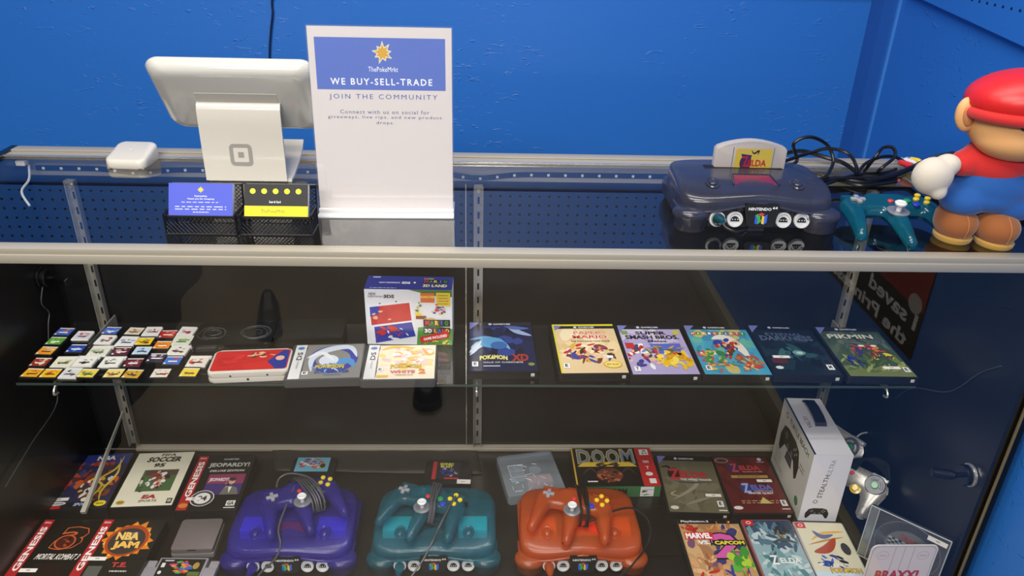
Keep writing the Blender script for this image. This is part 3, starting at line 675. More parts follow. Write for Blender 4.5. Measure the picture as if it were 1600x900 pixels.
# ------------------------------------------------------------------ controllers
btn = {k: mat(k+'_button', c, .3, coat=.4) for k, c in dict(yellow=(232, 200, 30), red=(215, 45, 45), blue=(40, 60, 190), green=(30, 140, 80), grey=(150, 150, 155), white=(225, 225, 225)).items()}
ctl_sdf = smin([capsule(-.052, .018, .052, .018, .0235, .0235), capsule(-.060, .008, -.0705, -.060, .0175, .0095), capsule(.060, .008, .0705, -.060, .0175, .0095), capsule(0, .008, 0, -.076, .0195, .0095), capsule(-.02, .034, .02, .034, .017, .017)], .0028)
def controller(label, loc, rz, shell, tilt=0, group='trident controllers', cord=None, roll=0):
    t = thing('game_controller', label, 'game controller', loc, group=group, rot=(radians(tilt), radians(roll), rz))
    drop = lambda x, y: -.012*max(0, (-y-.02)/.06)**1.3
    mb = MB(); puff(mb, ctl_sdf, -.095, .095, -.1, .062, .0035,
        lambda x, y, d: .015+drop(x, y)+.0135*(max(0, 1-(1-min(1, d/.0125))**2.6))**.5, lambda x, y, d: .015+drop(x, y)*.6-.012*sqrt(max(0, 1-(1-min(1, d/.016))**2)))
    mb.build('shell', shell, t, ang=80)
    # moulded seam
    pts = []
    for k in range(120):
        a = 2*pi*k/120; x, y = 0, -.0
    z = .0285
    c = MB(); c.cyl(.0145, 0, .0012, 28, T(-.052, .018, z-.001)); c.build('pad_recess', shell, t)
    c = MB(); c.box(-.0115, .0115, -.0035, .0035, 0, .0045, .001, T(-.052, .018, z)); c.box(-.0035, .0035, -.0115, .0115, 0, .0045, .001, T(-.052, .018, z)); c.build('direction_pad', btn['grey'], t)
    MB().lathe([(.0, -.001), (.0165, -.001), (.017, .001), (.013, .0025), (.008, .0012), (0, .0012)], 28, T(0, -.014, z-.001)).build('stick_ring', mat('stick_ring_grey', (130, 132, 138), .25, .3), t)
    MB().lathe([(.004, 0), (.004, .009), (.0085, .011), (.009, .014), (.007, .0155), (.004, .0145), (0, .0145)], 24, T(0, -.014, z)).build('stick', btn['white'], t)
    MB().cyl(.0045, 0, .0035, 20, T(0, .016, z-.0008), .001).build('start_button', btn['red'], t)
    for x, y in ((.052, .036), (.064, .026), (.044, .023), (.056, .012)): MB().cyl(.0048, 0, .0045, 20, T(x, y, z-.0012), .001).build('yellow_button', btn['yellow'], t)
    MB().cyl(.0058, 0, .0045, 20, T(.036, .004, z-.0008), .001).build('blue_button', btn['blue'], t)
    MB().cyl(.0058, 0, .0045, 20, T(.026, .016, z-.0008), .001).build('green_button', btn['green'], t)
    for s in (-1, 1): MB().box(s*.05-.017, s*.05+.017, .040, .047, .012, .023, .002).build('shoulder_button', shell, t)
    MB().box(-.018, .018, .045, .056, .006, .022, .002).build('accessory_bay', shell, t)
    return t
def ctl_place(dpx, cpx, z):
    a, b_ = G(*dpx, z), G(*cpx, z); rz = math.atan2(b_.y-a.y, b_.x-a.x) - math.atan2(.024-.018, .106)
    m = (a+b_)/2; l = Vector((.001, .021, 0)); l.rotate(Matrix.Rotation(rz, 3, 'Z')); return (m.x-l.x, m.y-l.y), rz
def wrap(ctrl, xs, seed=1, m=None, name='cord_bundle'):
    """turns of cord wound round the controller"""
    rd = random.Random(seed); mb = MB()
    for i, x in enumerate(xs):
        s = .012*rd.uniform(-1, 1)
        mb.tube([(x-.012, .052, .004), (x-.012, .062, .016), (x-.009, .055, .030), (x-.003, .03, .0345+i*.0012), (x+.004+s*.3, .0, .0345+i*.0012), (x+.009+s*.4, -.018, .028), (x+.009+s*.4, -.030, .010), (x+.008, -.024, .0)], .0019, 7)
    return mb.build(name, m or bcab, ctrl)
zc = ZD+.074+.029
for dpx, cpx, lab, sh_, nm, cordpts, ex in (
    ((428, 776), (506, 752), 'purple see-through controller wound in its cord, lying on the purple console', purple, 'p', None, 0),
    ((633, 765), (710, 780), 'teal see-through controller wound in its cord, lying on the teal console', teal, 't', None, 0),
    ((857, 771), (941, 782), 'orange see-through controller wound in its cord, lying on the orange console', orange, 'o', None, 0)):
    (x, y), rz = ctl_place(dpx, cpx, zc); zz = ZD+.073
    ct = controller(lab, (x, y, zz), rz, sh_, 1)
    gc_ = mat('grey_cord', (70, 70, 74), .35)
    wrap(ct, (.008, .0125, .017, .0215, .026) if nm != 't' else (.006, .011, .016, .021), hash(nm) % 7 if False else ord(nm), gc_ if nm != 'o' else bcab)
    # the free end of the cord down to the console's first port
    inv = Matrix.Translation((x, y, zz))@Matrix.Rotation(rz, 4, 'Z'); inv = inv.inverted()
    if nm == 'p': P = [G(460, 760, zc), G(436, 820, ZD+.082), G(438, 850, ZD+.066), G(430, 872, ZD+.05), G(405, 897, ZD+.03), G(392, 925, ZD+.008)]
    if nm == 't': P = [G(712, 775, zc+.004), G(690, 815, ZD+.10), G(676, 845, ZD+.070), G(662, 872, ZD+.05), G(643, 899, ZD+.03), G(620, 930, ZD+.01)]
    if nm == 'o': P = [G(920, 815, zc-.02), G(960, 798, ZD+.09), G(990, 795, ZD+.085), G(1013, 815, ZD+.075), G(1014, 845, ZD+.05), G(992, 878, ZD+.035), G(965, 905, ZD+.02), G(950, 925, ZD+.01)]
    MB().tube([inv@p for p in P], .0019, 8).build('cord', gc_ if nm != 'o' else bcab, ct)
    if nm == 'p':
        MB().tube([inv@p for p in [G(432, 762, zc+.004), G(436, 748, ZD+.115), G(452, 740, ZD+.122), G(478, 744, ZD+.12), G(497, 758, ZD+.116), G(508, 785, ZD+.10)]], .0019, 8).build('cord_loop', gc_, ct)
for (cn, pl, Mp, k) in PLUG:
    mm = {1: mat('teal_plug', (12, 62, 70), .2, coat=.5), 2: purple, 3: teal, 4: orange}[k]
    lab = {1: 'dark teal plug pushed into the first port of the smoke grey console', 2: 'purple plug in the first port of the purple console', 3: 'teal plug in the first port of the teal console', 4: 'orange plug in the first port of the orange console'}[k]
    tp = thing('controller_plug', lab, 'plug', cn.location.copy(), cn.rotation_euler.z, 'controller plugs')
    pl.build('plug_body', mm, tp, ang=50)
    e = Mp @ Vector((0, 0, .036))
    MB().tube([e, e+Vector((.003, -.006, -.006)), e+Vector((.018, -.012, -.0105)), e+Vector((.036, -.004, -.0115)), (.036 + e.x, e.y+.012, .003)] if k == 1 else [e, e+Vector((0, -.01, -.008)), e+Vector((.0, -.018, -.0105))], .0019, 8).build('cord', bcab, tp)
p = G(1389, 316, ZT+.035)
wc = controller('teal see-through controller with red button lying beside the doll on the glass', (.655, .120, ZT+.006), radians(-1), smoked('deep_teal_plastic', (16, 88, 104), .35), 8)

# tangle of black cables behind the console
def cab(label, pts, r=.0032, m=None): return wire('av_cable', label, pts, r, m or bcab, group='cables behind the console')
yb = .36
cab('black cable with a tall round loop, behind the smoke grey console', [H(1222, 262, .33), H(1245, 252, yb), H(1240, 225, yb), H(1265, 214, yb), H(1292, 226, yb+.01), H(1302, 250, yb), H(1296, 268, .33), H(1290, 276, .30)])
cab('black cable arching low from the console towards the controller', [H(1225, 252, .35), H(1262, 240, .37), H(1295, 232, .37), H(1325, 240, .36), H(1338, 260, .33), G(1338, 280, ZT+.006)])
cab('black cable with a small loop leaning over the back rail', [G(1350, 268, ZT+.006), H(1368, 245, .36), H(1380, 231, .38), H(1395, 231, .38), H(1398, 245, .37), H(1378, 262, .35), G(1368, 272, ZT+.006)])
cab('black cable crossing behind the small loop', [G(1340, 272, ZT+.008), H(1352, 256, .38), H(1378, 245, .40), H(1400, 246, .41), G(1420, 258, ZT+.010)])
cab('black cable lying along the rail to the left of the loops', [H(1222, 241, .43), H(1252, 236, .44), H(1290, 246, .43), H(1320, 256, .40), G(1345, 275, ZT+.005)], .0042)
for k in range(5):
    cab('black cable lying flat in the tangle behind the controller', [G(1228+3*k, 258+7*k, ZT+.0045+.004*(k % 2)), G(1262, 272+6*k, ZT+.009), G(1310+6*k, 282-2*k, ZT+.0045+.004*(k % 3)), G(1350+8*k, 290-5*k, ZT+.006), G(1400, 284-5*k, ZT+.004)], .0032)
cab('thick black cable running from the tangle behind the doll', [G(1350, 283, ZT+.008), G(1390, 276, ZT+.012), H(1425, 262, .36), H(1455, 248, .36), H(1490, 240, .36)], .005)
for i, (c, n_, a, b_) in enumerate((('red', 'red', (1405, 253), (1432, 262)), ('white', 'white', (1413, 250), (1432, 256)), ('yellow', 'yellow', (1422, 249), (1440, 253)))):
    pa, pb = G(*a, ZT+.016), G(*b_, ZT+.018); t = thing('av_plug', '%s plug lying on the back rail beside the doll' % n_, 'plug', pa); d = pb-pa; q = d.to_track_quat('Z', 'Y').to_matrix().to_4x4()
    MB().lathe([(.003, 0), (.0055, .002), (.0058, d.length*.7), (.003, d.length)], 14, q).build('sleeve', btn[c], t); MB().cyl(.004, -.008, 0, 14, q).build('tip', alu2, t)

# ------------------------------------------------------------------ soft doll (plain, faceless generic cloth doll)
dx, dy = .80, .085
t = thing('cloth_doll', 'soft doll with red cap, red sleeves, blue trousers, white mitts and brown boots', 'doll', (dx, dy, ZT))
def felt(n, c, r=.85): return mat(n, c, r, sheen=.3, bump=.25, bscale=900)
redp = mat('red_vinyl', (214, 34, 34), .4); redf = felt('red_plush', (205, 34, 30)); bluef = felt('blue_plush', (16, 84, 158)); brn = felt('brown_plush', (150, 86, 36)); skin = mat('tan_vinyl', (232, 174, 112), .5); whf = felt('cream_plush', (206, 197, 180))
def L(px, py, Y):
    p = H(px, py, Y); return Vector((p.x-dx, p.y-dy, p.z-ZT))
hc = L(1590, 188, dy-.015)
def shell(parts, name, m, par, vox=.004, sm=6):
    mb = MB()
    for c, rx, ry, rz, *R in parts: mb.ell(c, rx, ry, rz, n=28, R=R[0] if R else None)
    o = mb.build(name, m, par); r = o.modifiers.new('remesh', 'REMESH'); r.mode = 'VOXEL'; r.voxel_size = vox; r.use_smooth_shade = True
    s = o.modifiers.new('smooth', 'SMOOTH'); s.factor = .5; s.iterations = sm; return o
hd = shell([(hc, .068, .058, .056), (hc+Vector((0, -.008, -.022)), .060, .050, .034)], 'head', skin, t)
for s in (-1, 1):
    e = shell([(hc+Vector((s*.073, .006, .006)), .017, .010, .026, RY(s*12))], 'ear', skin, hd, .003, 3)
    MB().ell(hc+Vector((s*.074, -.002, .006)), .009, .004, .016, R=RY(s*12)).build('ear_hollow', mat('tan_shade', (196, 128, 78), .6), e)
    MB().ell(hc+Vector((s*.024, -.054, .008)), .008, .005, .010).build('eye', mat('black_bead', (14, 16, 40), .1), hd)
MB().ell(hc+Vector((0, -.058, -.012)), .010, .008, .008).build('nose', skin, hd)
MB().tube([hc+Vector((x, -.0545+.006*(x/.02)**2-.001, -.034+.006*(x/.02)**2)) for x in (-.02, -.01, 0, .01, .02)], .0014).build('mouth_stitch', mat('brown_thread', (90, 50, 30), .8), hd)
hat = shell([(hc+Vector((0, .0, .034)), .080, .070, .038, RY(-6)), (hc+Vector((0, .004, .024)), .074, .066, .022)], 'cap', redp, t)
MB().tube([hc+Vector((.073*cos(a), .064*sin(a), .012)) for a in [k*pi/18 for k in range(37)]], .0085, 12).build('cap_roll', redf, hat)
bc = L(1560, 300, dy+.0)
tr = shell([(L(1552, 288, dy), .063, .050, .044), (L(1504, 312, dy-.012), .033, .034, .024), (L(1574, 320, dy-.016), .040, .036, .024), (L(1545, 305, dy-.006), .055, .044, .026)], 'trousers', bluef, t, .004, 8)
sh2 = shell([(L(1556, 252, dy), .052, .044, .040)] + [(L(1545-k*13, 234+k*7, dy-.002*k), .022, .021, .020) for k in range(4)] + [(L(1600+k*13, 240+k*6, dy), .022, .021, .020) for k in range(4)], 'shirt', redf, t, .004, 6)
for mc, nm in ((L(1457, 275, dy-.03), 1), (L(1668, 290, dy-.02), -1)):
    mt = shell([(mc, .029, .024, .028), (mc+Vector((nm*.020, .004, .016)), .018, .018, .016), (mc+Vector((nm*.008, -.012, -.020)), .012, .011, .012)], 'mitten', whf, t, .003, 4)
for fx, fy, k in ((1495, 352, -1), (1560, 361, 1)):
    c = G(fx, fy+27, ZT); c = Vector((c.x-dx, c.y-dy+.02, 0))
    b1 = shell([(c+Vector((0, -.002, .027)), .0305, .035, .026), (c+Vector((0, .004, .036)), .028, .030, .018)], 'boot', brn, t, .0035, 5)
    MB().lathe([(0, 0), (.024, 0), (.0265, .003), (.0275, .008), (.024, .009), (0, .009)], 28, Matrix.Translation(c+Vector((0, -.004, .0))), .98, 1.1).build('sole', felt('yellow_sole', (196, 152, 60)), b1)
    MB().tube([c+Vector((0, -.020, .050)), c+Vector((0, -.0335, .038)), c+Vector((0, -.0372, .026)), c+Vector((0, -.033, .012))], .0008).build('seam', mat('boot_seam', (180, 120, 66), .8), b1)

# ================================================================== ON THE SHELF AND DECK: boxes and cases
casebk = mat('black_case_plastic', (22, 22, 24), .35); caseclr = mat('grey_case_plastic', (70, 72, 74), .3)
def game_case(label, w, h, th, loc, rz, art, m=None, coverm=None, inset=(.006, .003, .003, .0045), latch=True, name='game_case', group=None, sticker=None, cat='game case', cname='cover', art_bg=None, tilt=None):
    """closed case or box lying flat, cover up"""
    t = thing(name, label, cat, loc, rz, group, rot=tilt)
    MB().prism(rrect(w, h, .0035), 0, th, bev=.0012).build('case_body' if name != 'game_box' else 'carton', m or casebk, t)
    l, r, tp, bt = inset
    A = Art(w-l-r, h-tp-bt); art(A); A.build(cname, t, T(-w/2+l, -h/2+bt, th+.0001), coverm or COVER)
    if latch: MB().box(w/2-.016, w/2-.009, -h/2-.0006, -h/2+.002, th*.35, th*.8, .0004).build('latch_tab', mat('pale_tab', (190, 190, 180), .4), t)
    if sticker:
        u, v, sw = sticker; S_ = Art(sw, .009, (236, 230, 220)); S_.lines(.4, .4, .22, 1, (90, 90, 90), .1, .25, 2)
        S_.build('price_sticker', t, T(-w/2+l+u*(w-l-r)-sw/2, -h/2+bt+v*(h-tp-bt)-.0045, th+.0013), PAPER, 'white price sticker')
    return t
def gc_top(A, strip=(20, 22, 30)):
    A.rect(0, .915, 1, 1, strip); A.poly([(0, 1), (0, .84), (.16, 1)], (120, 125, 185)); A.ell(.33, .958, .028, .022, (200, 205, 220)); A.text('GAMECUBE', .52, .957, .28, .028, 'e6e6ee', .03); 
def esrb(A, u, v, s=1, L_='E'):
    A.rect(u-.045*s, v-.045*s, u+.045*s, v+.045*s, (240, 240, 236)); A.text(L_, u, v+.005, .045*s, .055*s, (10, 10, 10), .04)
# --- shelf: cube-console cases
def a_xd(A):
    A.rect(0, 0, 1, 1, (18, 26, 62)); A.blobs(.4, .6, .5, .4, [(28, 44, 100), (14, 18, 44), (40, 60, 130), (20, 30, 70)], 14, 3, .5)
    for k, (p, c) in enumerate((([(.0, .62), (.25, .66), (.5, .55), (.62, .42)], (104, 160, 200)), ([(.02, .45), (.2, .56), (.42, .52)], (150, 190, 215)), ([(.6, .95), (.75, .8), (.98, .7)], (150, 170, 205)), ([(.5, .98), (.7, .88), (.95, .86)], (80, 100, 160)), ([(.0, .35), (.15, .5), (.3, .58)], (190, 205, 220)))): A.swoosh(p, .12, c)
    A.ell(.34, .56, .2, .11, (86, 150, 196)); A.ell(.45, .5, .13, .08, (50, 96, 160)); A.swoosh([(.0, .3), (.1, .42), (.18, .6)], .05, (200, 210, 225))
    gc_top(A, (30, 34, 50)); A.text('POKéMON', .36, .24, .42, .085, (225, 215, 120), .04, arc=.3); A.text('XD', .76, .25, .26, .14, (150, 50, 40), .05); A.text('GALE OF DARKNESS', .5, .16, .6, .03, (205, 200, 190), .01); esrb(A, .08, .13); A.ell(.92, .12, .05, .03, (120, 130, 60)); A.rect(.2, .08, .45, .10, (180, 180, 190))
def a_pm(A):
    A.rect(0, 0, 1, 1, (222, 196, 150)); A.rect(0, .96, 1, 1, (225, 215, 40)); A.rect(0, 0, .025, 1, (215, 205, 40)); A.blobs(.5, .55, .5, .35, [(232, 208, 160), (214, 184, 130), (238, 220, 180)], 12, 5, .5)
    A.rect(.03, .90, 1, .96, (24, 24, 34)); A.poly([(.03, .97), (.03, .86), (.17, .97)], (120, 120, 180)); A.ell(.37, .93, .026, .02, 'e0e0ea'); A.text('GAMECUBE', .55, .93, .26, .028, 'e6e6ee', .03)
    A.text('PAPER', .55, .81, .48, .075, (235, 240, 245), .07); A.text('PAPER', .55, .81, .46, .065, (225, 120, 60), .03); A.text('MARIO', .57, .72, .58, .085, (245, 245, 245), .07); A.text('MARIO', .57, .72, .56, .07, (214, 70, 40), .03)
    A.text('THE THOUSAND-YEAR DOOR', .56, .625, .62, .03, (70, 40, 30), .02)
    A.blobs(.5, .38, .38, .18, [(198, 44, 34), (60, 70, 150), (240, 226, 196), (120, 60, 30), (220, 170, 60), (150, 60, 120), (225, 190, 150), (60, 50, 50)], 30, 8, .34); A.ell(.8, .15, .14, .07, (214, 180, 50)); A.ell(.8, .15, .12, .055, (240, 215, 120)); A.text('BEST SELLER', .8, .15, .18, .03, (110, 70, 20), .02); esrb(A, .1, .13)
def a_ssb(A):
    A.rect(0, 0, 1, 1, (176, 164, 204)); A.blobs(.5, .7, .5, .3, [(196, 186, 214), (160, 150, 196), (206, 198, 216)], 12, 15, .5); gc_top(A); A.text('SUPER', .5, .83, .5, .07, (20, 18, 24), .04); A.text('SMASH BROS.', .5, .74, .86, .075, (20, 18, 24), .04, taper=.2); A.text('Melee', .56, .655, .3, .05, (60, 50, 90), .03)
    A.rect(.42, .4, .9, .6, (84, 104, 190)); A.rect(.03, .5, .16, .62, (180, 50, 50)); A.rect(.86, .8, .97, .88, (200, 190, 60)); A.rect(.03, .8, .13, .88, (120, 150, 80))
    A.blobs(.26, .34, .28, .22, [(190, 44, 40), (60, 60, 140), (232, 184, 140), (240, 236, 230), (110, 60, 40), (70, 70, 90)], 20, 12, .4); A.blobs(.72, .28, .26, .17, [(240, 204, 40), (232, 188, 30), (250, 220, 90), (210, 150, 30)], 14, 14, .5); A.blobs(.6, .46, .3, .08, [(60, 120, 70), (220, 150, 60), (200, 60, 60), (120, 140, 200)], 12, 16, .4); esrb(A, .09, .09, 1, 'T')
def a_mp(A):
    A.rect(0, 0, 1, 1, (70, 160, 190)); A.blobs(.5, .5, .5, .45, [(80, 170, 190), (100, 180, 160), (200, 190, 120), (60, 140, 180)], 16, 21, .45)
    gc_top(A, (16, 22, 40))
    for i, (ch, c) in enumerate(zip('MARIOPARTY', [(200, 50, 40), (60, 140, 60), (220, 180, 50), (50, 80, 180), (200, 50, 40), (60, 140, 60), (50, 80, 180), (220, 120, 40), (200, 50, 40), (60, 140, 60)])):
        A.rect(.05+i*.09, .79, .13+i*.09, .86, c); A.text(ch, .09+i*.09, .825, .045, .045, 'fff6d8', .03)
    A.swoosh([(.35, .7), (.55, .74), (.72, .55), (.8, .3)], .2, (236, 230, 214)); A.blobs(.55, .5, .2, .2, [(190, 50, 40), (50, 60, 160), (190, 40, 40), (90, 60, 40), (230, 180, 140)], 16, 24, .45); A.blobs(.2, .35, .2, .15, [(60, 150, 80), (220, 180, 50), (200, 80, 120), (50, 130, 70)], 14, 26, .45); A.blobs(.72, .2, .26, .14, [(200, 120, 60), (170, 90, 50), (230, 190, 130), (190, 60, 40)], 16, 28, .4); A.blobs(.3, .13, .3, .08, [(240, 200, 60), (60, 170, 190), (220, 90, 60)], 10, 29, .4); esrb(A, .09, .1)
def a_ed(A):
    A.rect(0, 0, 1, 1, (22, 34, 44)); A.blobs(.5, .45, .5, .35, [(26, 42, 52), (20, 30, 40), (30, 50, 58)], 14, 31, .5); A.blobs(.52, .42, .25, .12, [(44, 80, 84), (60, 104, 104)], 8, 33, .6); A.ell(.56, .42, .1, .05, (110, 160, 150)); A.ell(.57, .42, .05, .025, (180, 214, 200)); gc_top(A, (16, 18, 28))
    A.text('ETERNAL', .5, .81, .6, .06, (92, 104, 132), .02); A.text('DARKNESS', .5, .725, .84, .095, (92, 104, 132), .03, taper=.15); A.text("SANITY'S REQUIEM", .62, .655, .4, .025, (84, 92, 112), .01); A.blobs(.8, .24, .12, .1, [(14, 20, 26), (18, 24, 30)], 5, 35, .6); A.rect(.06, .2, .3, .3, (90, 40, 40)); A.ell(.12, .12, .06, .03, (220, 220, 215)); esrb(A, .9, .14, 1.1, 'M')
def a_pk(A):
    A.rect(0, 0, 1, 1, (64, 84, 62)); A.blobs(.5, .7, .5, .25, [(84, 100, 96), (60, 80, 66), (100, 112, 96)], 14, 41, .5); A.rect(0, 0, 1, .2, (110, 120, 70)); A.blobs(.5, .25, .5, .16, [(110, 130, 60), (80, 104, 46), (150, 156, 90), (60, 84, 40)], 22, 43, .35); gc_top(A, (22, 26, 32))
    A.text('PIKMIN', .46, .795, .74, .10, (60, 70, 50), .08); A.text('PIKMIN', .46, .8, .73, .09, (226, 224, 204), .03)
    A.blobs(.55, .52, .26, .1, [(200, 80, 40), (180, 60, 36), (60, 60, 110), (220, 130, 60)], 10, 45, .5); A.ell(.52, .6, .05, .02, 'f0f0e8'); A.ell(.72, .6, .05, .02, 'f0f0e8'); A.blobs(.22, .26, .14, .11, [(50, 56, 140), (36, 40, 110)], 8, 47, .5); A.blobs(.7, .38, .2, .08, [(220, 210, 50), (60, 60, 70), (190, 40, 40)], 9, 49, .4); esrb(A, .92, .12)
GCD = (.135, .19, .0145)
def lay(pts, z): x, y, r = flat(pts, z); return x, y, r
for pts, lab, art, st in (
    ([(730, 502), (829, 502), (843, 583), (731, 583)], 'dark blue game case with an icy blue winged shape on the cover', a_xd, None),
    ([(858, 505), (957, 505), (986, 585), (873, 587)], 'cream game case with red and orange title letters and yellow top edge', a_pm, (.72, .3, .03)),
    ([(960, 507), (1058, 507), (1097, 588), (987, 588)], 'lavender game case with black title and yellow shapes below', a_ssb, (.72, .38, .033)),
    ([(1063, 507), (1165, 508), (1206, 588), (1101, 589)], 'turquoise game case with multicoloured letter tiles and crowded cover', a_mp, (.2, .4, .033)),
    ([(1166, 507), (1266, 508), (1317, 588), (1206, 590)], 'nearly black teal game case with a pale glow in the middle', a_ed, (.24, .33, .033)),
    ([(1269, 510), (1370, 511), (1436, 591), (1324, 593)], 'green game case at the right end of the glass shelf', a_pk, (.72, .16, .033))):
    x, y, r = lay(pts, ZS+.0145); game_case(lab, *GCD, (x, y, ZS), r, art, group='game cases on the glass shelf', sticker=st)
# --- handheld cases
def ds_side(A): A.rect(0, 0, .16, 1, (226, 226, 222)); A.poly([(.16, 1), (.175, .9), (.16, .8), (.175, .2), (.16, 0), (.155, .5)], (60, 60, 66)); A.ell(.08, .9, .05, .045, (70, 130, 190)); A.text('DS', .085, .66, .22, .085, (60, 60, 70), .03, rot=90); A.text('NINTENDO', .085, .4, .2, .03, (120, 120, 130), .01, rot=90)
def a_ss(A):
    A.rect(0, 0, 1, 1, (140, 138, 132)); A.ring(.58, .56, .36, .4, .3, (70, 74, 160)); A.swoosh([(.3, .2), (.28, .6), (.5, .85), (.8, .9), (.92, .6)], .14, (214, 222, 232)); A.swoosh([(.35, .3), (.55, .4), (.8, .5), (.9, .3)], .16, (90, 150, 205)); A.ell(.52, .52, .14, .16, (220, 226, 234)); A.swoosh([(.2, .6), (.4, .75), (.6, .5)], .08, (236, 238, 240)); A.blobs(.6, .3, .25, .12, [(110, 170, 215), (200, 214, 226), (60, 110, 180)], 8, 51, .4)
    ds_side(A); A.text('POKéMON', .55, .32, .42, .12, (40, 60, 120), .07, arc=.2); A.text('POKéMON', .55, .32, .41, .11, (236, 206, 50), .03, arc=.2); A.text('SOULSILVER', .6, .18, .5, .085, (50, 80, 140), .04); A.text('VERSION', .6, .09, .25, .035, (60, 90, 140), .01); esrb(A, .22, .16)
def a_wh(A):
    A.rect(0, 0, 1, 1, (240, 228, 198)); A.blobs(.6, .6, .4, .38, [(246, 238, 214), (240, 214, 120), (244, 230, 190), (226, 196, 190)], 16, 61, .4); A.blobs(.62, .62, .22, .24, [(222, 206, 206), (236, 190, 110), (216, 170, 160), (244, 240, 234), (230, 160, 90)], 18, 63, .4); A.swoosh([(.2, .85), (.4, .95), (.7, .9)], .06, (236, 200, 70)); A.swoosh([(.8, .9), (.9, .7), (.98, .75)], .05, (230, 180, 60))
    ds_side(A); A.text('POKéMON', .58, .34, .44, .12, (70, 70, 60), .07, arc=.2); A.text('POKéMON', .58, .34, .43, .11, (240, 200, 40), .03, arc=.2); A.text('WHITE', .54, .19, .36, .085, (206, 110, 100), .05); A.text('2', .82, .2, .1, .14, (226, 130, 60), .05); A.text('VERSION', .56, .1, .26, .04, (190, 110, 100), .01); esrb(A, .22, .26); A.rect(.18, .04, .34, .1, (230, 190, 60))
for pts, lab, art in (([(458, 537), (569, 537), (564, 592), (449, 592)], 'grey handheld game case with a blue ring on the cover', a_ss), ([(570, 537), (683, 538), (681, 594), (566, 593)], 'cream and yellow handheld game case before the upright console box', a_wh)):
    x, y, r = lay(pts, ZS+.0155); game_case(lab, .137, .125, .0155, (x, y-.002, ZS), r, art, m=mat('slate_case_plastic', (74, 74, 74), .3), group='handheld game cases', latch=False)

# --- upright console box
t = thing('console_box', 'upright white and dark blue handheld console box with red and blue picture', 'box', (-.133, .347, ZS), radians(-1))
MB().box(-.084, .084, -.029, .029, 0, .122, .0012).build('carton', mat('white_carton', (228, 228, 228), .5), t)
A = Art(.168, .122, (232, 232, 234)); A.poly([(.5, 1), (1, 1), (1, .88), (.78, .9)], (70, 120, 50)); A.poly([(.58, 0), (.6, .32), (.8, .36), (1, .3), (1, 0)], (86, 150, 60)); A.blobs(.8, .08, .2, .09, [(240, 210, 40), (60, 120, 50), (220, 190, 60), (50, 100, 44)], 12, 71, .4)
A.poly([(.045, .06), (.03, .72), (.53, .82), (.58, .18)], (238, 238, 240)); A.poly([(.06, .35), (.05, .68), (.51, .77), (.53, .45)], (200, 44, 40)); A.poly([(.1, .02), (.09, .32), (.53, .42), (.57, .16)], (40, 56, 160)); A.poly([(.05, .68), (.052, .5), (.2, .6), (.15, .7)], (40, 56, 160))
A.blobs(.2, .55, .12, .12, [(206, 40, 36), (226, 180, 140), (190, 40, 40)], 8, 73, .5); A.blobs(.3, .2, .2, .13, [(200, 44, 40), (60, 60, 150), (232, 232, 232), (206, 50, 40)], 12, 75, .4); A.ell(.17, .85-.1, .01, .012, (60, 60, 60)); A.ell(.36, .79, .01, .012, (60, 60, 60))
A.text('NEW', .09, .92, .08, .05, (110, 110, 120), .02); A.text('NINTENDO', .14, .875, .2, .03, (120, 120, 130), .01); A.text('3DS', .28, .88, .12, .06, (60, 40, 50), .04)
A.rect(.64, .78, .8, .95, (220, 110, 50)); A.text('BONUS ITEM', .72, .88, .15, .04, (250, 230, 90), .03); A.rect(.82, .72, .98, .96, (228, 200, 60)); A.lines(.84, .9, .12, 4, (160, 120, 30), .05, .02, 5)
A.blobs(.6, .66, .05, .12, [(240, 210, 50), (60, 120, 50), (250, 240, 200)], 8, 77, .5); A.rect(.58, .48, .7, .54, (130, 70, 40)); A.blobs(.84, .65, .08, .1, [(200, 40, 40), (50, 60, 150), (230, 180, 140), (110, 60, 40)], 10, 79, .45)
A.text('SUPER', .74, .49, .12, .04, (220, 180, 40), .03); A.rect(.665, .35, .975, .475, (24, 24, 24)); A.rect(.665, .22, .975, .33, (24, 24, 24))
for i, (ch, c) in enumerate(zip('MARIO', [(220, 40, 40), (50, 150, 60), (240, 200, 40), (60, 90, 200), (50, 150, 60)])): A.text(ch, .71+i*.056, .415, .045 if ch != 'I' else .014, .085, c, .05)
for i, (ch, c) in enumerate(zip('3DLAND', [(240, 240, 240), (240, 240, 240), (240, 140, 40), (60, 120, 210), (220, 60, 50), (230, 200, 50)])): A.text(ch, .695+i*.046+(.02 if i > 1 else 0), .27, .04, .075, c, .05)
A.poly([(.63, .04), (.62, .15), (.95, .27), (.97, .15)], (206, 34, 34)); A.text('GAME INCLUDED', .8, .15, .28, .05, 'ffffff', .03, rot=12)
A.build('front_print', t, T(-.084, -.0292, 0)@RX(90), COVER)
A = Art(.168, .058, (36, 50, 140)); A.text('NEW NINTENDO', .27, .5, .24, .11, 'dfe4ff', .02); A.text('3DS', .46, .5, .1, .16, 'ffffff', .04); A.text('+', .56, .52, .03, .14, 'ffffff', .05); A.text('SUPER', .72, .82, .12, .1, (220, 180, 60), .03); A.rect(.655, .5, .95, .74, (20, 24, 60))
for i, (ch, c) in enumerate(zip('MARIO', [(220, 60, 40), (60, 170, 70), (240, 210, 50), (90, 120, 230), (60, 170, 70)])): A.text(ch, .69+i*.056, .62, .045 if ch != 'I' else .014, .17, c, .04)
A.text('3D LAND', .8, .3, .28, .2, (236, 226, 150), .05); A.rect(.06, .87, .15, .93, 'dfe4ff'); A.lines(.06, .08, .3, 1, 'b9c2ee', .1, .04)
A.build('top_print', t, T(-.084, -.029, .1222), COVER)

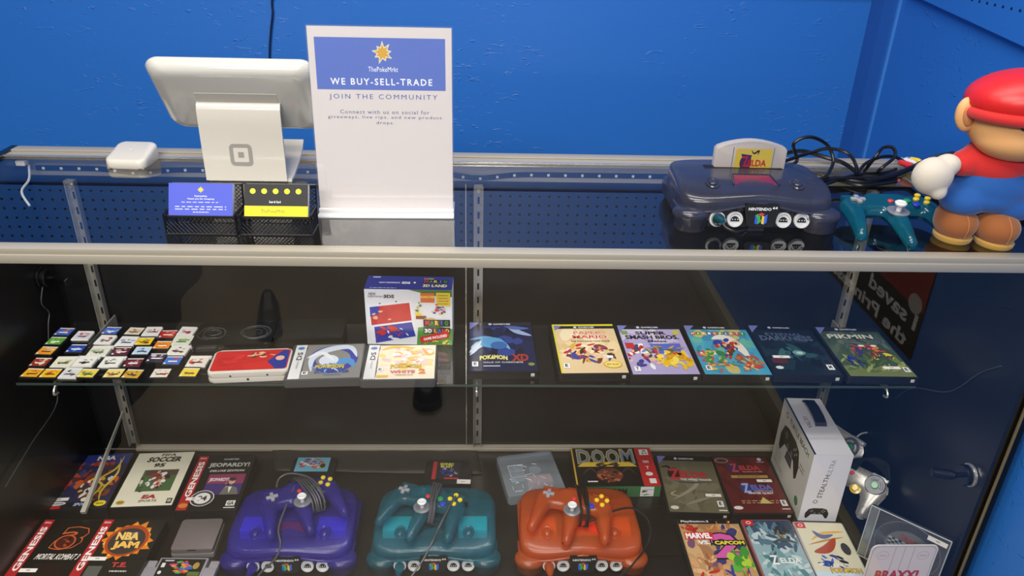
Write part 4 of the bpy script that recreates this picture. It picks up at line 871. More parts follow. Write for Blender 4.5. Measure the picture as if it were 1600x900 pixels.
# --- handheld consoles lying closed
x, y, r = flat([(328, 547), (461, 549), (452, 588), (325, 586)], ZS+.018); y += .004
t = thing('handheld_console', 'closed white handheld console with a red and blue cover plate', 'handheld console', (x, y, ZS), r)
MB().prism(rrect(.142, .080, .010), 0, .0098, bev=.002).build('base_half', white, t); MB().prism(rrect(.142, .080, .010), .0102, .0205, bev=.002).build('lid', white, t)
MB().box(-.04, .04, .036, .0415, .006, .015, .002).build('hinge', white, t)
A = Art(.136, .068, (196, 34, 34), .006); A.poly([(.78, 0.02), (.72, .4), (.9, .98), (.985, .9), (.985, .1), (.96, .02)], (36, 50, 140)); A.poly([(.45, .02), (.4, .3), (.7, .45), (.85, .02)], (206, 40, 36)); A.blobs(.62, .72, .2, .2, [(226, 176, 140), (196, 40, 38), (90, 50, 36), (232, 190, 150)], 10, 81, .45); A.ell(.88, .55, .06, .12, (230, 180, 150)); A.blobs(.2, .6, .2, .3, [(206, 46, 44), (186, 34, 34)], 8, 83, .5)
A.build('cover_plate', t, T(-.068, -.032, .0206), COVER); MB().cyl(.0022, 0, .0006, 12, T(0, -.0402, .006)@RX(90)).build('jack', dark, t)
for s in (-.03, .035): MB().cyl(.0018, 0, .0004, 10, T(s, -.0402, .014)@RX(90)).build('dot', dark, t)
x, y, r = flat([(315, 503), (432, 503), (424, 540), (298, 540)], ZS+.02)
t = thing('handheld_console', 'closed black handheld console with an embossed line pattern at the back of the shelf', 'handheld console', (x, y, ZS), r)
gloss = mat('black_gloss_lid', (20, 20, 21), .22, coat=.5)
MB().prism(rrect(.150, .090, .011), 0, .0105, bev=.002).build('base_half', gloss, t); MB().prism(rrect(.150, .090, .011), .011, .022, bev=.002).build('lid', gloss, t)
mb = MB(); rd = random.Random(5)
for cx_, sgn in ((-.04, 1), (.04, -1)):
    for k in range(9):
        a0 = rd.uniform(0, 6.28); q = rd.uniform(.008, .03); pts = [(cx_+q*cos(a0+j*.55)*(1+.12*rd.uniform(-1, 1)), .9*q*sin(a0+j*.55), .0221) for j in range(6)]; mb.tube(pts, .0005, 5)
mb.build('embossing', mat('embossed_grey', (78, 78, 80), .3), t)
x, y, r = flat([(436, 506), (540, 506), (536, 533), (428, 533)], ZS+.012)
t = thing('black_box', 'flat plain black box behind the grey handheld game case', 'box', (x, y+.004, ZS), r); MB().prism(rrect(.134, .072, .003), 0, .014, bev=.001).build('tray', blk, t); MB().prism(rrect(.135, .073, .003), .0142, .020, bev=.001).build('lid', mat('soft_black_lid', (24, 24, 24), .5), t)

# --- loose game cards
cards = [  # zoomed px (x, y), label colours, body, turned degrees
 (285,330,(60,100,190),(200,120,80),0),(365,347,(205,205,215),(190,60,60),0),(492,325,(60,100,190),(190,200,220),0),(593,328,(216,206,180),(190,120,80),0),(670,328,(222,222,218),(190,70,60),0),(740,340,(190,40,34),(220,150,120),0),(823,328,(225,220,220),(200,60,60),0),
 (248,370,(90,160,60),(210,220,150),0),(465,365,(226,226,220),(150,60,70),0),(560,373,(225,225,225),(150,150,180),1),(637,372,(236,200,30),(120,80,40),0),(717,388,(226,140,30),(200,60,40),0),(800,370,(216,222,200),(110,160,60),1),
 (338,403,(40,70,160),(150,170,210),0),(208,413,(226,150,40),(220,200,160),0),(437,415,(216,216,196),(90,130,70),1),(535,415,(90,30,50),(210,170,170),0),(626,413,(190,206,222),(50,110,170),0),(690,443,(60,44,70),(200,190,200),0),(785,412,(222,220,206),(130,60,70),1),
 (180,463,(150,50,40),(210,190,140),0),(282,463,(226,218,190),(120,150,90),1),(375,460,(228,226,216),(40,40,50),1),(490,463,(228,226,216),(60,60,70),1),(588,465,(110,30,40),(160,160,170),0),(762,456,(60,110,190),(200,60,60),0),(870,460,(226,214,196),(180,70,50),1),
 (145,510,(232,170,30),(200,80,40),0),(225,512,(236,186,30),(200,90,50),0),(312,512,(214,214,210),(60,60,60),0),(388,512,(232,206,80),(110,150,80),0),(503,512,(232,210,110),(140,60,60),0),(585,515,(206,160,50),(110,90,50),0),(708,512,(222,214,196),(190,60,50),0),(835,508,(234,206,60),(190,150,60),0)]
names_ = {(60,100,190):'blue',(205,205,215):'pale grey',(216,206,180):'cream',(222,222,218):'off-white',(190,40,34):'red',(225,220,220):'white'}
def cname_(c):
    r, g_, b_ = c
    if min(c) > 185: return 'cream' if b_ < 206 else 'white'
    if r > 195 and g_ > 170: return 'yellow'
    if r > 195 and g_ > 120: return 'orange'
    if b_ > r+60: return 'blue'
    if g_ > r+40: return 'green'
    if r > g_+60 and g_ < 60 and r > 140: return 'red'
    if max(c) < 115: return 'dark maroon' if r > b_ else 'dark purple'
    return 'pale'
rows = [('back', cards[:7]), ('second', cards[7:13]), ('third', cards[13:20]), ('fourth', cards[20:27]), ('front', cards[27:])]
ordn = ['first', 'second', 'third', 'fourth', 'fifth', 'sixth', 'seventh', 'eighth', 'ninth']
bodyb = mat('black_card_plastic', (26, 26, 28), .4); bodyw = mat('white_card_plastic', (212, 210, 202), .4)
rd = random.Random(4)
for rn, cs in rows:
    for i, (zx, zy, c1, c2, big) in enumerate(sorted(cs)):
        p = G(zx/2.8125, 400+zy/2.8125, ZS+.004); s = 1.12 if big else 1
        t = thing('game_card', 'small square game card with %s label, %s from the left in the %s row' % (cname_(c1), ordn[i], rn), 'game card', (p.x, p.y, ZS), radians(rd.uniform(-3, 3)-1), 'small game cards at the left of the glass shelf')
        light = big or min(c1) > 200
        mb = MB(); mb.prism([(-.0165*s, -.0165*s), (.0165*s, -.0165*s), (.0165*s, .0125*s), (.0135*s, .0165*s), (-.0165*s, .0165*s)] if not big else [(-.0165*s, -.0165*s), (.0165*s, -.0165*s), (.0165*s, .009*s), (.019*s, .010*s), (.019*s, .0165*s), (-.0165*s, .0165*s)], 0, .0038, bev=.0005, seg=1); mb.build('body', bodyw if light else bodyb, t)
        A = Art(.030*s, .0275*s, c1); k = rd.randint(0, 999); A.blobs(.5, .5, .38, .34, [c2, tuple((a+b_)//2 for a, b_ in zip(c1, c2)), c2], 5, k, .5); A.rect(.02, .88, .98, .98, (232, 230, 222)); A.rect(.04, .04, .16, .18, (236, 236, 230)); A.rect(.24, .3, .8, .42, (250, 250, 245) if sum(c1) < 400 else (40, 40, 60))
        A.build('label', t, T(-.0152*s, -.0152*s, .0039), COVER)

# --- deck: big cartridge boxes
GB = (.127, .178, .027)
def spine_red(A, txt=True, w=.16):
    A.rect(0, 0, w, 1, (176, 30, 34)); A.text('GENESIS', w/2, .54, .72*A.h/A.w if False else 1, 1, 'ffffff') if False else None
    if txt: A.text('GENESIS', w*.52, .56, .66*A.h/A.w, w*.62*A.w/A.h, 'f4f0ea', .03, rot=90); A.text('SEGA', w/2, .955, w*.7, .03, 'f0d0d0', .02)
def a_mk(A): A.rect(0, 0, 1, 1, (16, 13, 12)); A.text('3', .62, .72, .44, .36, (196, 96, 44), .07, shear=.2); A.text('3', .62, .72, .41, .335, (30, 17, 13), .03, shear=.2); A.ell(.56, .66, .15, .10, (70, 22, 16)); A.ring(.56, .66, .16, .11, .16, (186, 84, 42)); A.blobs(.56, .66, .09, .06, [(150, 60, 30), (40, 14, 12)], 5, 91, .6); A.text('MORTAL KOMBAT 3', .6, .44, .66, .085, (232, 226, 214), .02, shear=.25); A.rect(.35, .02, .8, .34, (30, 14, 12)); spine_red(A)
def a_jam(A):
    A.rect(0, 0, 1, 1, (26, 24, 20)); A.star(.56, .68, .42, (226, 130, 30), 16, .8, A.w/A.h, [1, .85, .95, 1.1]); A.star(.56, .68, .37, (240, 190, 70), 14, .82, A.w/A.h, [1, .9]); A.ell(.56, .68, .33, .24, (170, 70, 26)); A.ell(.56, .67, .28, .2, (60, 52, 50)); A.blobs(.56, .68, .2, .14, [(90, 84, 84), (40, 36, 36), (120, 110, 104)], 8, 93, .5); A.text('NBA', .54, .745, .36, .12, (240, 200, 110), .05, shear=-.1); A.text('JAM', .58, .60, .42, .13, (244, 190, 90), .06, shear=-.1); A.text('T.E.', .66, .32, .24, .07, (190, 60, 50), .05); A.rect(.2, .02, .42, .3, (90, 92, 86)); A.lines(.56, .22, .26, 1, (200, 200, 190), .1, .02); spine_red(A)
def a_fifa(A):
    A.rect(0, 0, 1, 1, (232, 226, 200)); A.text('FIFA', .56, .955, .26, .05, (30, 28, 24), .03, shear=.2); A.text('SOCCER', .52, .865, .6, .10, (34, 30, 26), .05, shear=.2); A.text('95', .47, .75, .2, .08, (34, 30, 26), .05, shear=.2); A.rect(.26, .26, .86, .66, (74, 104, 60)); A.rect(.3, .55, .86, .66, (90, 70, 60)); A.blobs(.56, .47, .16, .17, [(150, 40, 44), (232, 230, 224), (210, 160, 130), (232, 230, 224), (160, 50, 50), (50, 40, 36)], 18, 95, .45); A.blobs(.34, .4, .08, .14, [(50, 66, 44), (220, 216, 196)], 6, 96, .4); A.text('EA', .56, .16, .24, .07, (176, 44, 56), .06, shear=.2); A.text('SPORTS', .56, .085, .3, .04, (70, 66, 60), .01); A.ell(.12, .07, .07, .035, (190, 160, 40)); A.text('SEGA', .12, .07, .09, .02, (30, 30, 30), .03); A.rect(.88, .03, .97, .12, (60, 58, 50)); A.text('GA', .925, .08, .06, .05, 'f0ead0', .03)
def a_jeo(A):
    A.rect(0, 0, 1, 1, (24, 23, 20)); A.text('GAMETEK', .6, .93, .28, .03, (200, 200, 205), .03); A.text('JEOPARDY!', .6, .81, .72, .10, (206, 206, 200), .03); A.text('DELUXE EDITION', .6, .705, .6, .04, (220, 216, 206), .03, shear=.2); A.rect(.32, .26, .96, .64, (70, 50, 110)); A.rect(.32, .46, .96, .64, (140, 54, 90)); A.text('JEOPARDY!', .52, .53, .34, .08, (236, 226, 220), .03); A.blobs(.76, .42, .1, .1, [(206, 160, 130), (60, 44, 36)], 4, 97, .6); A.poly([(.62, .26), (.66, .38), (.76, .42), (.88, .38), (.94, .26)], (112, 110, 100)); A.ell(.76, .5, .055, .055, (206, 162, 132)); A.ell(.76, .54, .06, .035, (58, 44, 36)); A.poly([(.73, .4), (.79, .4), (.77, .28)], (225, 225, 220)); spine_red(A, True, .17)
    A.ell(.36, .2, .2, .14, (230, 228, 222)); A.ring(.36, .2, .185, .13, .25, (60, 58, 54)); A.text('94', .36, .2, .16, .09, (40, 38, 34), .04); A.ell(.09, .08, .08, .04, (210, 130, 60)); A.rect(.8, .06, .95, .15, (228, 226, 216)); A.text('GA', .875, .105, .11, .06, (24, 24, 22), .04); A.rect(.78, .02, .97, .035, (228, 226, 216))
def a_nba(A):
    A.rect(0, 0, 1, 1, (40, 40, 76)); A.rect(0, .8, 1, 1, (44, 58, 130)); A.rect(.26, 0, .9, .12, (26, 26, 36)); A.blobs(.6, .5, .35, .35, [(150, 50, 36), (60, 60, 120), (196, 90, 40), (90, 40, 40), (60, 50, 70), (120, 60, 40)], 22, 99, .4); A.blobs(.14, .55, .13, .35, [(176, 40, 36), (40, 60, 50), (150, 80, 60), (196, 60, 40)], 14, 100, .4); A.blobs(.66, .35, .25, .25, [(230, 226, 214), (150, 96, 66), (230, 190, 50), (110, 60, 44), (226, 222, 210), (60, 40, 40)], 22, 101, .3)
    for p in ([(.9, .95), (.86, .7), (.7, .55), (.62, .4)], [(.85, .9), (.92, .6), (.8, .3), (.84, .1)], [(.55, .5), (.75, .4), (.7, .2)]): A.swoosh(p, .045, (226, 196, 70))
    A.rect(.44, .86, .78, .97, (44, 60, 140)); A.text('NBA', .6, .915, .32, .085, 'f0ead8', .05); A.text('ACTION 95', .58, .80, .42, .07, (206, 70, 50), .05); A.ell(.88, .06, .1, .05, (232, 206, 40)); A.text('SEGA', .88, .06, .12, .03, (20, 20, 20), .03); A.text('SPORTS', .6, .06, .28, .05, (190, 200, 230), .03, shear=.2); A.ell(.16, .09, .16, .035, (220, 216, 206)); A.text('GENESIS', .16, .09, .24, .025, (40, 40, 40), .02); A.rect(.1, .0, .26, .05, (190, 40, 36))
for pts, lab, art, st, dz in (
    ([(113, 706), (207, 706), (166, 800), (70, 802)], 'crowded colourful basketball game box with blue top, back left of the deck', a_nba, (.16, .17, .04), 0),
    ([(216, 704), (304, 704), (271, 795), (172, 796)], 'cream game box with a green football picture', a_fifa, None, 0),
    ([(311, 710), (398, 710), (370, 800), (274, 800)], 'black quiz game box with a red spine strip and a round white seal', a_jeo, (.22, .19, .03), 0)):
    x, y, r = lay(pts, ZD+.027); game_case(lab, *GB, (x, y, ZD), r, art, latch=False, group='large black game boxes', sticker=st, name='game_box', inset=(.003, .0025, .0025, .0035), cat='game box')
for ax, lab, art, st in ((-.8055, 'black game box with a red spine strip and an orange numeral three', a_mk, (.3, .24, .032)), (-.6885, 'black game box with a red spine strip and a flaming ball', a_jam, (.27, .40, .034))):
    t_ = game_case(lab, *GB, (ax, .108, ZD), radians(-1), art, latch=False, group='large black game boxes', sticker=st, name='game_box', inset=(.003, .0025, .0025, .0035), cat='game box')
# --- deck cube-console cases
def a_ww(A):
    A.rect(0, 0, 1, 1, (104, 98, 74)); A.blobs(.5, .4, .5, .35, [(110, 104, 80), (96, 90, 68), (118, 112, 88)], 12, 111, .5); gc_top(A, (16, 14, 16)); A.swoosh([(.1, .2), (.4, .35), (.6, .5), (.5, .62)], .07, (150, 144, 116)); A.swoosh([(.3, .12), (.55, .2), (.9, .3)], .06, (140, 134, 108)); A.swoosh([(.2, .36), (.1, .3), (.25, .26)], .04, (160, 154, 124)); A.swoosh([(-.0+.02, .78), (.15, .8), (.2, .7)], .05, (20, 16, 16)); A.ell(.24, .67, .12, .1, (40, 24, 26)); A.text('Z', .24, .66, .2, .2, (190, 44, 56), .04); A.text('ELDA', .58, .66, .5, .12, (190, 44, 52), .05); A.text('THE WIND WAKER', .6, .565, .56, .035, (230, 226, 214), .02); A.swoosh([(.2, .53), (.5, .51), (.9, .54)], .035, (60, 64, 76)); esrb(A, .9, .15, 1.1); A.rect(.84, .03, .98, .05, (220, 216, 200)); A.ell(.1, .07, .07, .03, (216, 212, 196))
def a_mq(A):
    A.rect(0, 0, 1, 1, (92, 28, 30)); A.blobs(.5, .5, .5, .45, [(100, 30, 32), (78, 22, 26), (110, 36, 34)], 12, 113, .5); A.ell(.14, .93, .13, .05, (150, 140, 136)); A.ell(.14, .93, .1, .035, (90, 40, 44)); A.ell(.85, .95, .04, .03, 'd8d8e0'); A.text('GAMECUBE', .85, .9, .14, .02, 'd8d8e0', .03); A.ell(.3, .79, .1, .09, (56, 44, 90)); A.text('Z', .32, .79, .14, .16, (190, 70, 90), .04); A.text('ELDA', .6, .79, .38, .09, (200, 56, 66), .05); A.text('OCARINA OF TIME', .62, .715, .36, .02, (220, 180, 180), .01); A.rect(.2, .60, .86, .65, (176, 150, 80)); A.text('BONUS DISC', .52, .625, .4, .03, (100, 60, 30), .01)
    A.ell(.38, .42, .11, .09, (50, 60, 120)); A.text('Z', .38, .42, .14, .17, (160, 170, 220), .04); A.text('ELDA', .66, .43, .38, .09, (90, 110, 200), .05); A.text('OCARINA OF TIME', .66, .365, .34, .02, (220, 210, 220), .01); A.text('MASTER QUEST', .6, .325, .44, .04, (226, 226, 236), .03); A.lines(.2, .19, .7, 2, (200, 160, 120), .035, .012, 7); A.poly([(.5, .15), (.6, .26), (.72, .15)], (206, 190, 110)); esrb(A, .92, .16, 1.1); A.ell(.1, .08, .08, .03, (226, 222, 214)); A.rect(.84, .05, .98, .065, (220, 210, 200))
for pts, lab, art, st in (([(1030, 712), (1108, 712), (1141, 804), (1040, 803)], 'olive brown game case with red and black title', a_ww, (.82, .29, .034)), ([(1115, 714), (1192, 713), (1243, 803), (1143, 803)], 'dark red game case with two titles stacked', a_mq, (.76, .545, .034))):
    x, y, r = lay(pts, ZD+.0145); game_case(lab, *GCD, (x, y, ZD), r, art, group='game cases on the deck', sticker=st)
def a_mvc(A):
    A.rect(0, 0, 1, 1, (190, 150, 100)); A.blobs(.5, .6, .5, .4, [(196, 154, 100), (120, 80, 110), (210, 170, 120), (60, 56, 110), (170, 120, 80)], 16, 121, .45); A.rect(0, .93, 1, 1, (20, 20, 24)); A.text('PlayStation.2', .28, .965, .46, .04, 'f0f0f0', .02); A.blobs(.84, .965, .04, .025, [(200, 40, 40), (230, 180, 50)], 3, 5, .8)
    A.blobs(.62, .84, .2, .06, [(196, 120, 60), (210, 160, 110)], 6, 122, .6); A.blobs(.14, .84, .12, .08, [(190, 40, 34), (170, 30, 30)], 5, 123, .7); A.text('2', .66, .60, .50, .40, (20, 20, 20), .07); A.text('2', .66, .60, .46, .36, (216, 90, 170), .04); A.rect(.04, .69, .5, .80, (206, 40, 34)); A.text('MARVEL', .27, .745, .42, .085, 'ffffff', .05);  A.text('VS.', .32, .645, .2, .06, 'f0f0f0', .05); A.rect(.46, .60, .99, .68, (20, 20, 20)); A.text('CAPCOM', .73, .64, .48, .055, (236, 222, 60), .05)
    A.blobs(.3, .3, .26, .18, [(214, 160, 110), (190, 130, 84), (226, 180, 130), (160, 100, 60)], 12, 124, .5); A.blobs(.8, .36, .2, .2, [(90, 180, 60), (60, 150, 50), (180, 210, 60)], 10, 125, .5); A.blobs(.5, .14, .4, .12, [(50, 60, 140), (190, 50, 40), (214, 160, 110)], 10, 126, .5)
def sw(A): A.rect(0, .90, .2, 1, (206, 40, 40)); A.ring(.1, .95, .05, .025, .3, 'ffffff')
def a_bw(A): A.rect(0, 0, 1, 1, (150, 180, 186)); A.rect(0, .75, 1, 1, (40, 66, 96)); A.blobs(.5, .7, .5, .26, [(84, 120, 140), (120, 156, 166), (54, 84, 110), (196, 212, 212)], 20, 131, .45); A.blobs(.5, .25, .5, .22, [(200, 216, 214), (110, 160, 160), (160, 194, 192), (80, 136, 140)], 18, 132, .4); A.blobs(.72, .8, .16, .14, [(40, 48, 60), (60, 66, 72), (30, 36, 48), (130, 110, 70)], 14, 133, .4); A.swoosh([(.45, .62), (.7, .66), (.95, .6)], .08, (70, 80, 80)); sw(A); A.ell(.3, .34, .08, .06, (60, 100, 110)); A.text('Z', .32, .33, .16, .15, 'f4f6f0', .03); A.text('ELDA', .64, .32, .42, .085, 'f4f6f0', .03)
def a_sw(A): A.rect(0, 0, 1, 1, (226, 220, 190)); A.rect(0, .0, 1, .2, (206, 226, 236)); sw(A); A.swoosh([(.2, .7), (.5, .82), (.95, .85)], .07, (226, 176, 60)); A.swoosh([(.1, .62), (.5, .7), (.9, .76)], .05, (190, 140, 60)); A.swoosh([(.15, .5), (.45, .56), (.7, .74)], .2, (176, 70, 50)); A.swoosh([(.3, .86), (.45, .76), (.7, .8)], .12, (90, 100, 150)); A.blobs(.45, .34, .28, .12, [(50, 110, 200), (30, 70, 160), (36, 40, 66), (240, 240, 240)], 14, 141, .4); A.ell(.82, .56, .09, .1, (60, 60, 70)); A.text('POKéMON', .62, .21, .62, .085, (40, 60, 130), .07, arc=.1); A.text('POKéMON', .62, .21, .6, .075, (240, 200, 50), .03, arc=.1); A.text('SWORD', .64, .11, .5, .05, (40, 80, 160), .04)
def lay_top(p0, p1, w, h, z):
    a, b_ = G(*p0, z), G(*p1, z); d = (b_-a).normalized(); n_ = Vector((-d.y, d.x, 0)); c = (a+b_)/2 - n_*h/2; return c.x, c.y, math.atan2(d.y, d.x)
x, y, r = lay_top((1052, 812), (1155, 812), .135, .19, ZD+.0145); y = max(y, .112); game_case('black edged game case with green and tan fighters and a pink numeral', *GCD, (x, y, ZD), r, a_mvc, group='game cases on the deck')
cr = mat('clear_case_plastic', (170, 176, 176), .15); rcs = mat('red_tinted_case', (150, 90, 90), .2)
x, y, r = lay_top((1157, 812), (1233, 812), .105, .168, ZD+.0115); game_case('slim game case with a snowy blue green mountain cover', .105, .168, .0115, (x, y, ZD), r, a_bw, m=rcs, inset=(.004, .002, .002, .002), latch=False, group='slim game cases')
x, y, r = lay_top((1238, 815), (1312, 817), .105, .168, ZD+.0115); game_case('slim game case with a cream cover and gold and red sweeps', .105, .168, .0115, (x+.002, y, ZD), r, a_sw, m=cr, inset=(.004, .002, .002, .002), latch=False, group='slim game cases')

# --- tall game box lying (DOOM)
x, y, r = flat([(892, 702), (1014, 700), (1031, 763), (905, 763)], ZD+.03)
t = thing('game_box', 'black and red game carton with huge metallic title, green lower edge', 'game box', (x+.0, y+.004, ZD), r, 'loose cartons')
MB().box(-.0925, .0925, -.065, .065, 0, .03, .0008).build('carton', mat('dark_carton', (30, 30, 28), .5), t)
A = Art(.185, .13, (16, 13, 11)); A.rect(0, 0, .02, 1, (206, 160, 50)); A.rect(.80, 0, 1, 1, (190, 34, 34))
for i, ch in enumerate('DOOM'): A.text(ch, .145+i*.18, .76, .17, .42, (230, 200, 90), .05, taper=0); A.text(ch, .145+i*.18, .765, .155, .38, (110, 130, 150), .02)
A.rect(.06, .55, .8, .57, (16, 13, 11)); A.poly([(.05, .5), (.78, .5), (.7, .62), (.13, .62)], (226, 190, 60)); A.text('64', .42, .555, .3, .12, (60, 40, 16), .05); A.ell(.42, .28, .16, .18, (110, 54, 34)); A.blobs(.42, .26, .14, .16, [(150, 76, 46), (70, 34, 24), (176, 96, 60), (40, 20, 16)], 14, 151, .45); A.swoosh([(.1, .3), (.2, .45), (.28, .3)], .03, (70, 50, 40)); A.swoosh([(.56, .3), (.66, .45), (.74, .3)], .03, (70, 50, 40)); A.rect(.85, .8, .96, .95, (230, 228, 220)); A.blobs(.905, .87, .035, .05, [(40, 40, 40), (60, 90, 60)], 5, 152, .6); A.ell(.9, .3, .045, .05, (226, 222, 214)); A.rect(.88, .06, .96, .18, (230, 228, 220)); A.text('N64', .9, .62, .07, .08, (240, 220, 220), .02); A.text('T', .9, .46, .04, .08, (240, 220, 220), .02); A.rect(.14, .1, .26, .13, (226, 220, 214))
A.build('top_print', t, T(-.0925, -.065, .0302), COVER)
A = Art(.185, .03, (60, 110, 66)); A.blobs(.3, .5, .3, .4, [(70, 124, 72), (50, 96, 58)], 8, 153, .5); A.text('DOOM', .48, .5, .24, .6, (30, 26, 20), .06); A.rect(.76, .06, .92, .94, (230, 226, 216)); A.blobs(.84, .45, .05, .25, [(30, 30, 30), (60, 80, 60)], 5, 154, .7)
A.build('edge_print', t, T(-.0925, -.0652, 0)@RX(90), COVER)

# --- clear plastic box
x, y, r = flat([(779, 708), (860, 701), (878, 765), (797, 787)], ZD+.024)
t = thing('clear_box', 'frosted clear plastic game box behind the orange console', 'box', (x, y, ZD), r)
fz = glassmat('frosted_plastic', (.9, .93, .96), .42, (170, 180, 188))
MB().prism(rrect(.128, .135, .006), 0, .024, bev=.002).build('shell', fz, t)
mb = MB(); mb.prism(rrect(.118, .006, .002), .0242, .027, T(0, .055, 0)); mb.prism(rrect(.03, .05, .003), .0242, .0262, T(-.03, .0, 0)); mb.build('ribs', fz, t)
mb = MB(); rd = random.Random(9)
for _ in range(22): a = (rd.uniform(-.05, .05), rd.uniform(-.055, .03)); mb.tube([(a[0], a[1], .0245), (a[0]+rd.uniform(-.02, .02), a[1]+rd.uniform(-.012, .012), .0248)], .0006, 4, smooth=False)
for u in (-.045, -.03, -.015): mb.tube([(u, -.01, .0248), (u, .03, .0248)], .0008, 5, smooth=False)
for v in (-.01, .01, .03): mb.tube([(-.045, v, .0248), (-.01, v, .0248)], .0008, 5, smooth=False)
mb.build('inner_ribs', mat('pale_rib', (205, 212, 216), .3), t); MB().cyl(.014, .0242, .0255, 24, T(.012, .006, 0)).build('hub', fz, t); MB().box(-.01, .045, -.03, -.005, .004, .02).build('pink_inlay', mat('pink_inlay', (200, 140, 140), .5), t)

# --- cartridges by the consoles
def cart(label, p, z, w, h, th, rz, m, art, aw, ah, ax=0, ay=0):
    t = thing('game_cartridge', label, 'cartridge', (p[0], p[1], z), rz, 'loose cartridges')
    pts = rrect(w, h, .006); MB().prism(pts, 0, th, bev=.002).build('shell', m, t)
    A = Art(aw, ah); art(A); A.build('label', t, T(-aw/2+ax, -ah/2+ay, th+.0001), COVER); return t
def a_s1(A): A.rect(0, 0, 1, 1, (110, 186, 210)); A.blobs(.45, .55, .35, .35, [(200, 80, 50), (60, 70, 150), (232, 232, 228), (206, 110, 60), (210, 60, 50)], 18, 161, .4); A.ell(.82, .4, .1, .2, (40, 40, 30)); A.ring(.82, .4, .1, .2, .2, (200, 170, 60))
def a_s2(A): A.rect(0, 0, 1, 1, (26, 26, 40)); A.rect(0, 0, .14, 1, (186, 40, 40)); A.text('SONIC', .5, .86, .5, .14, (226, 214, 70), .05); A.text('BLAST', .5, .72, .44, .12, (226, 214, 70), .05); A.blobs(.58, .4, .3, .25, [(50, 70, 180), (40, 50, 140), (220, 180, 140), (90, 90, 120)], 12, 163, .45); A.rect(.45, .02, .95, .1, (190, 50, 40))
p = G(489, 733, ZD+.014); cart('black cartridge with a pale blue label behind the purple controller', (p.x, p.y), ZD, .098, .078, .014, radians(0), casebk, a_s1, .074, .048, -.004, .016)
p = G(700, 738, ZD+.018); t_ = cart('black cartridge with a yellow lettered label behind the teal controller', (p.x, p.y), ZD, .104, .080, .018, radians(-2), casebk, a_s2, .062, .060, -.004, .006)
Art_ = Art(.03, .014, (226, 222, 214)); Art_.lines(.3, .4, .3, 1, (120, 120, 120), .1, .15); Art_.build('price_sticker', t_, T(.022, -.038, .0195), PAPER, 'white price sticker')
def a_sn(A): A.rect(0, 0, 1, 1, (22, 22, 20)); A.blobs(.55, .55, .25, .4, [(200, 60, 40), (230, 140, 40), (60, 90, 180), (70, 160, 90), (210, 60, 120)], 16, 171, .45); A.ell(.84, .6, .07, .2, (170, 140, 60)); A.rect(.06, .5, .14, .75, (220, 220, 210)); A.ell(.09, .2, .04, .1, (220, 220, 210)); A.rect(.72, .02, .98, .25, (90, 110, 50)); A.rect(.1, .85, .3, .92, (200, 200, 200))
t = thing('game_cartridge', 'wide light grey cartridge with colourful black label at the front of the deck', 'cartridge', (-.558, .058, ZD), radians(-1), 'loose cartridges')
gs = mat('warm_grey_cart', (150, 146, 150), .45)
mb = MB(); mb.box(-.068, .068, -.044, .022, 0, .018, .002); mb.box(-.046, .046, -.044, .044, 0, .0195, .002); mb.box(-.068, -.05, .0, .040, 0, .016, .002); mb.box(.05, .068, .0, .040, 0, .016, .002); mb.build('shell', gs, t)
A = Art(.084, .042); a_sn(A); A.build('label', t, T(-.042, -.002, .0197), COVER)
# --- silver folding handheld
x, y, r = flat([(282, 811), (347, 811), (332, 858), (266, 857)], ZD+.024)
t = thing('handheld_console', 'closed silver square folding handheld on the deck', 'handheld console', (x+.002, y, ZD), r)
slv = mat('silver_brown_lid', (128, 118, 116), .35, .35)
MB().prism(rrect(.082, .084, .005), 0, .012, bev=.0015).build('base_half', mat('silver_base', (150, 146, 142), .3, .4), t); MB().prism(rrect(.080, .082, .005), .0125, .0235, bev=.0015).build('lid', slv, t)
mb = MB(); mb.tube([(-.035, 0, 0), (.035, 0, 0)], .0045, 12, T(0, .0405, .0175), smooth=False); mb.build('hinge', mat('silver_hinge', (190, 186, 178), .3, .5), t); MB().box(-.008, .008, -.0415, -.0395, .020, .0222).build('lid_notch', dark, t)

# --- black cloth sheet at the back of the deck
mb = MB(); W_, H_ = 26, 7; P = [(-.48, .452), (.0, .452), (.012, .362), (-.452, .372)]
gr = [[None]*(W_+1) for _ in range(H_+1)]
for j in range(H_+1):
    for i in range(W_+1):
        u, v = i/W_, j/H_; a = Vector(P[0]).lerp(Vector(P[1]), u).lerp(Vector(P[3]).lerp(Vector(P[2]), u), v); z = ZD+.002+.007*abs(noise.noise(Vector((u*5, v*2, 3.1))))
        gr[j][i] = mb.b.verts.new((a.x, a.y, z))
for j in range(H_):
    for i in range(W_): mb.b.faces.new((gr[j][i], gr[j][i+1], gr[j+1][i+1], gr[j+1][i]))
o = mb.build('cloth_sheet', mat('charcoal_sheet', (48, 46, 40), .6)); so = o.modifiers.new('thickness', 'SOLIDIFY'); so.thickness = .0012; tag(o, 'crumpled charcoal sheet lying along the back of the deck', 'cloth')

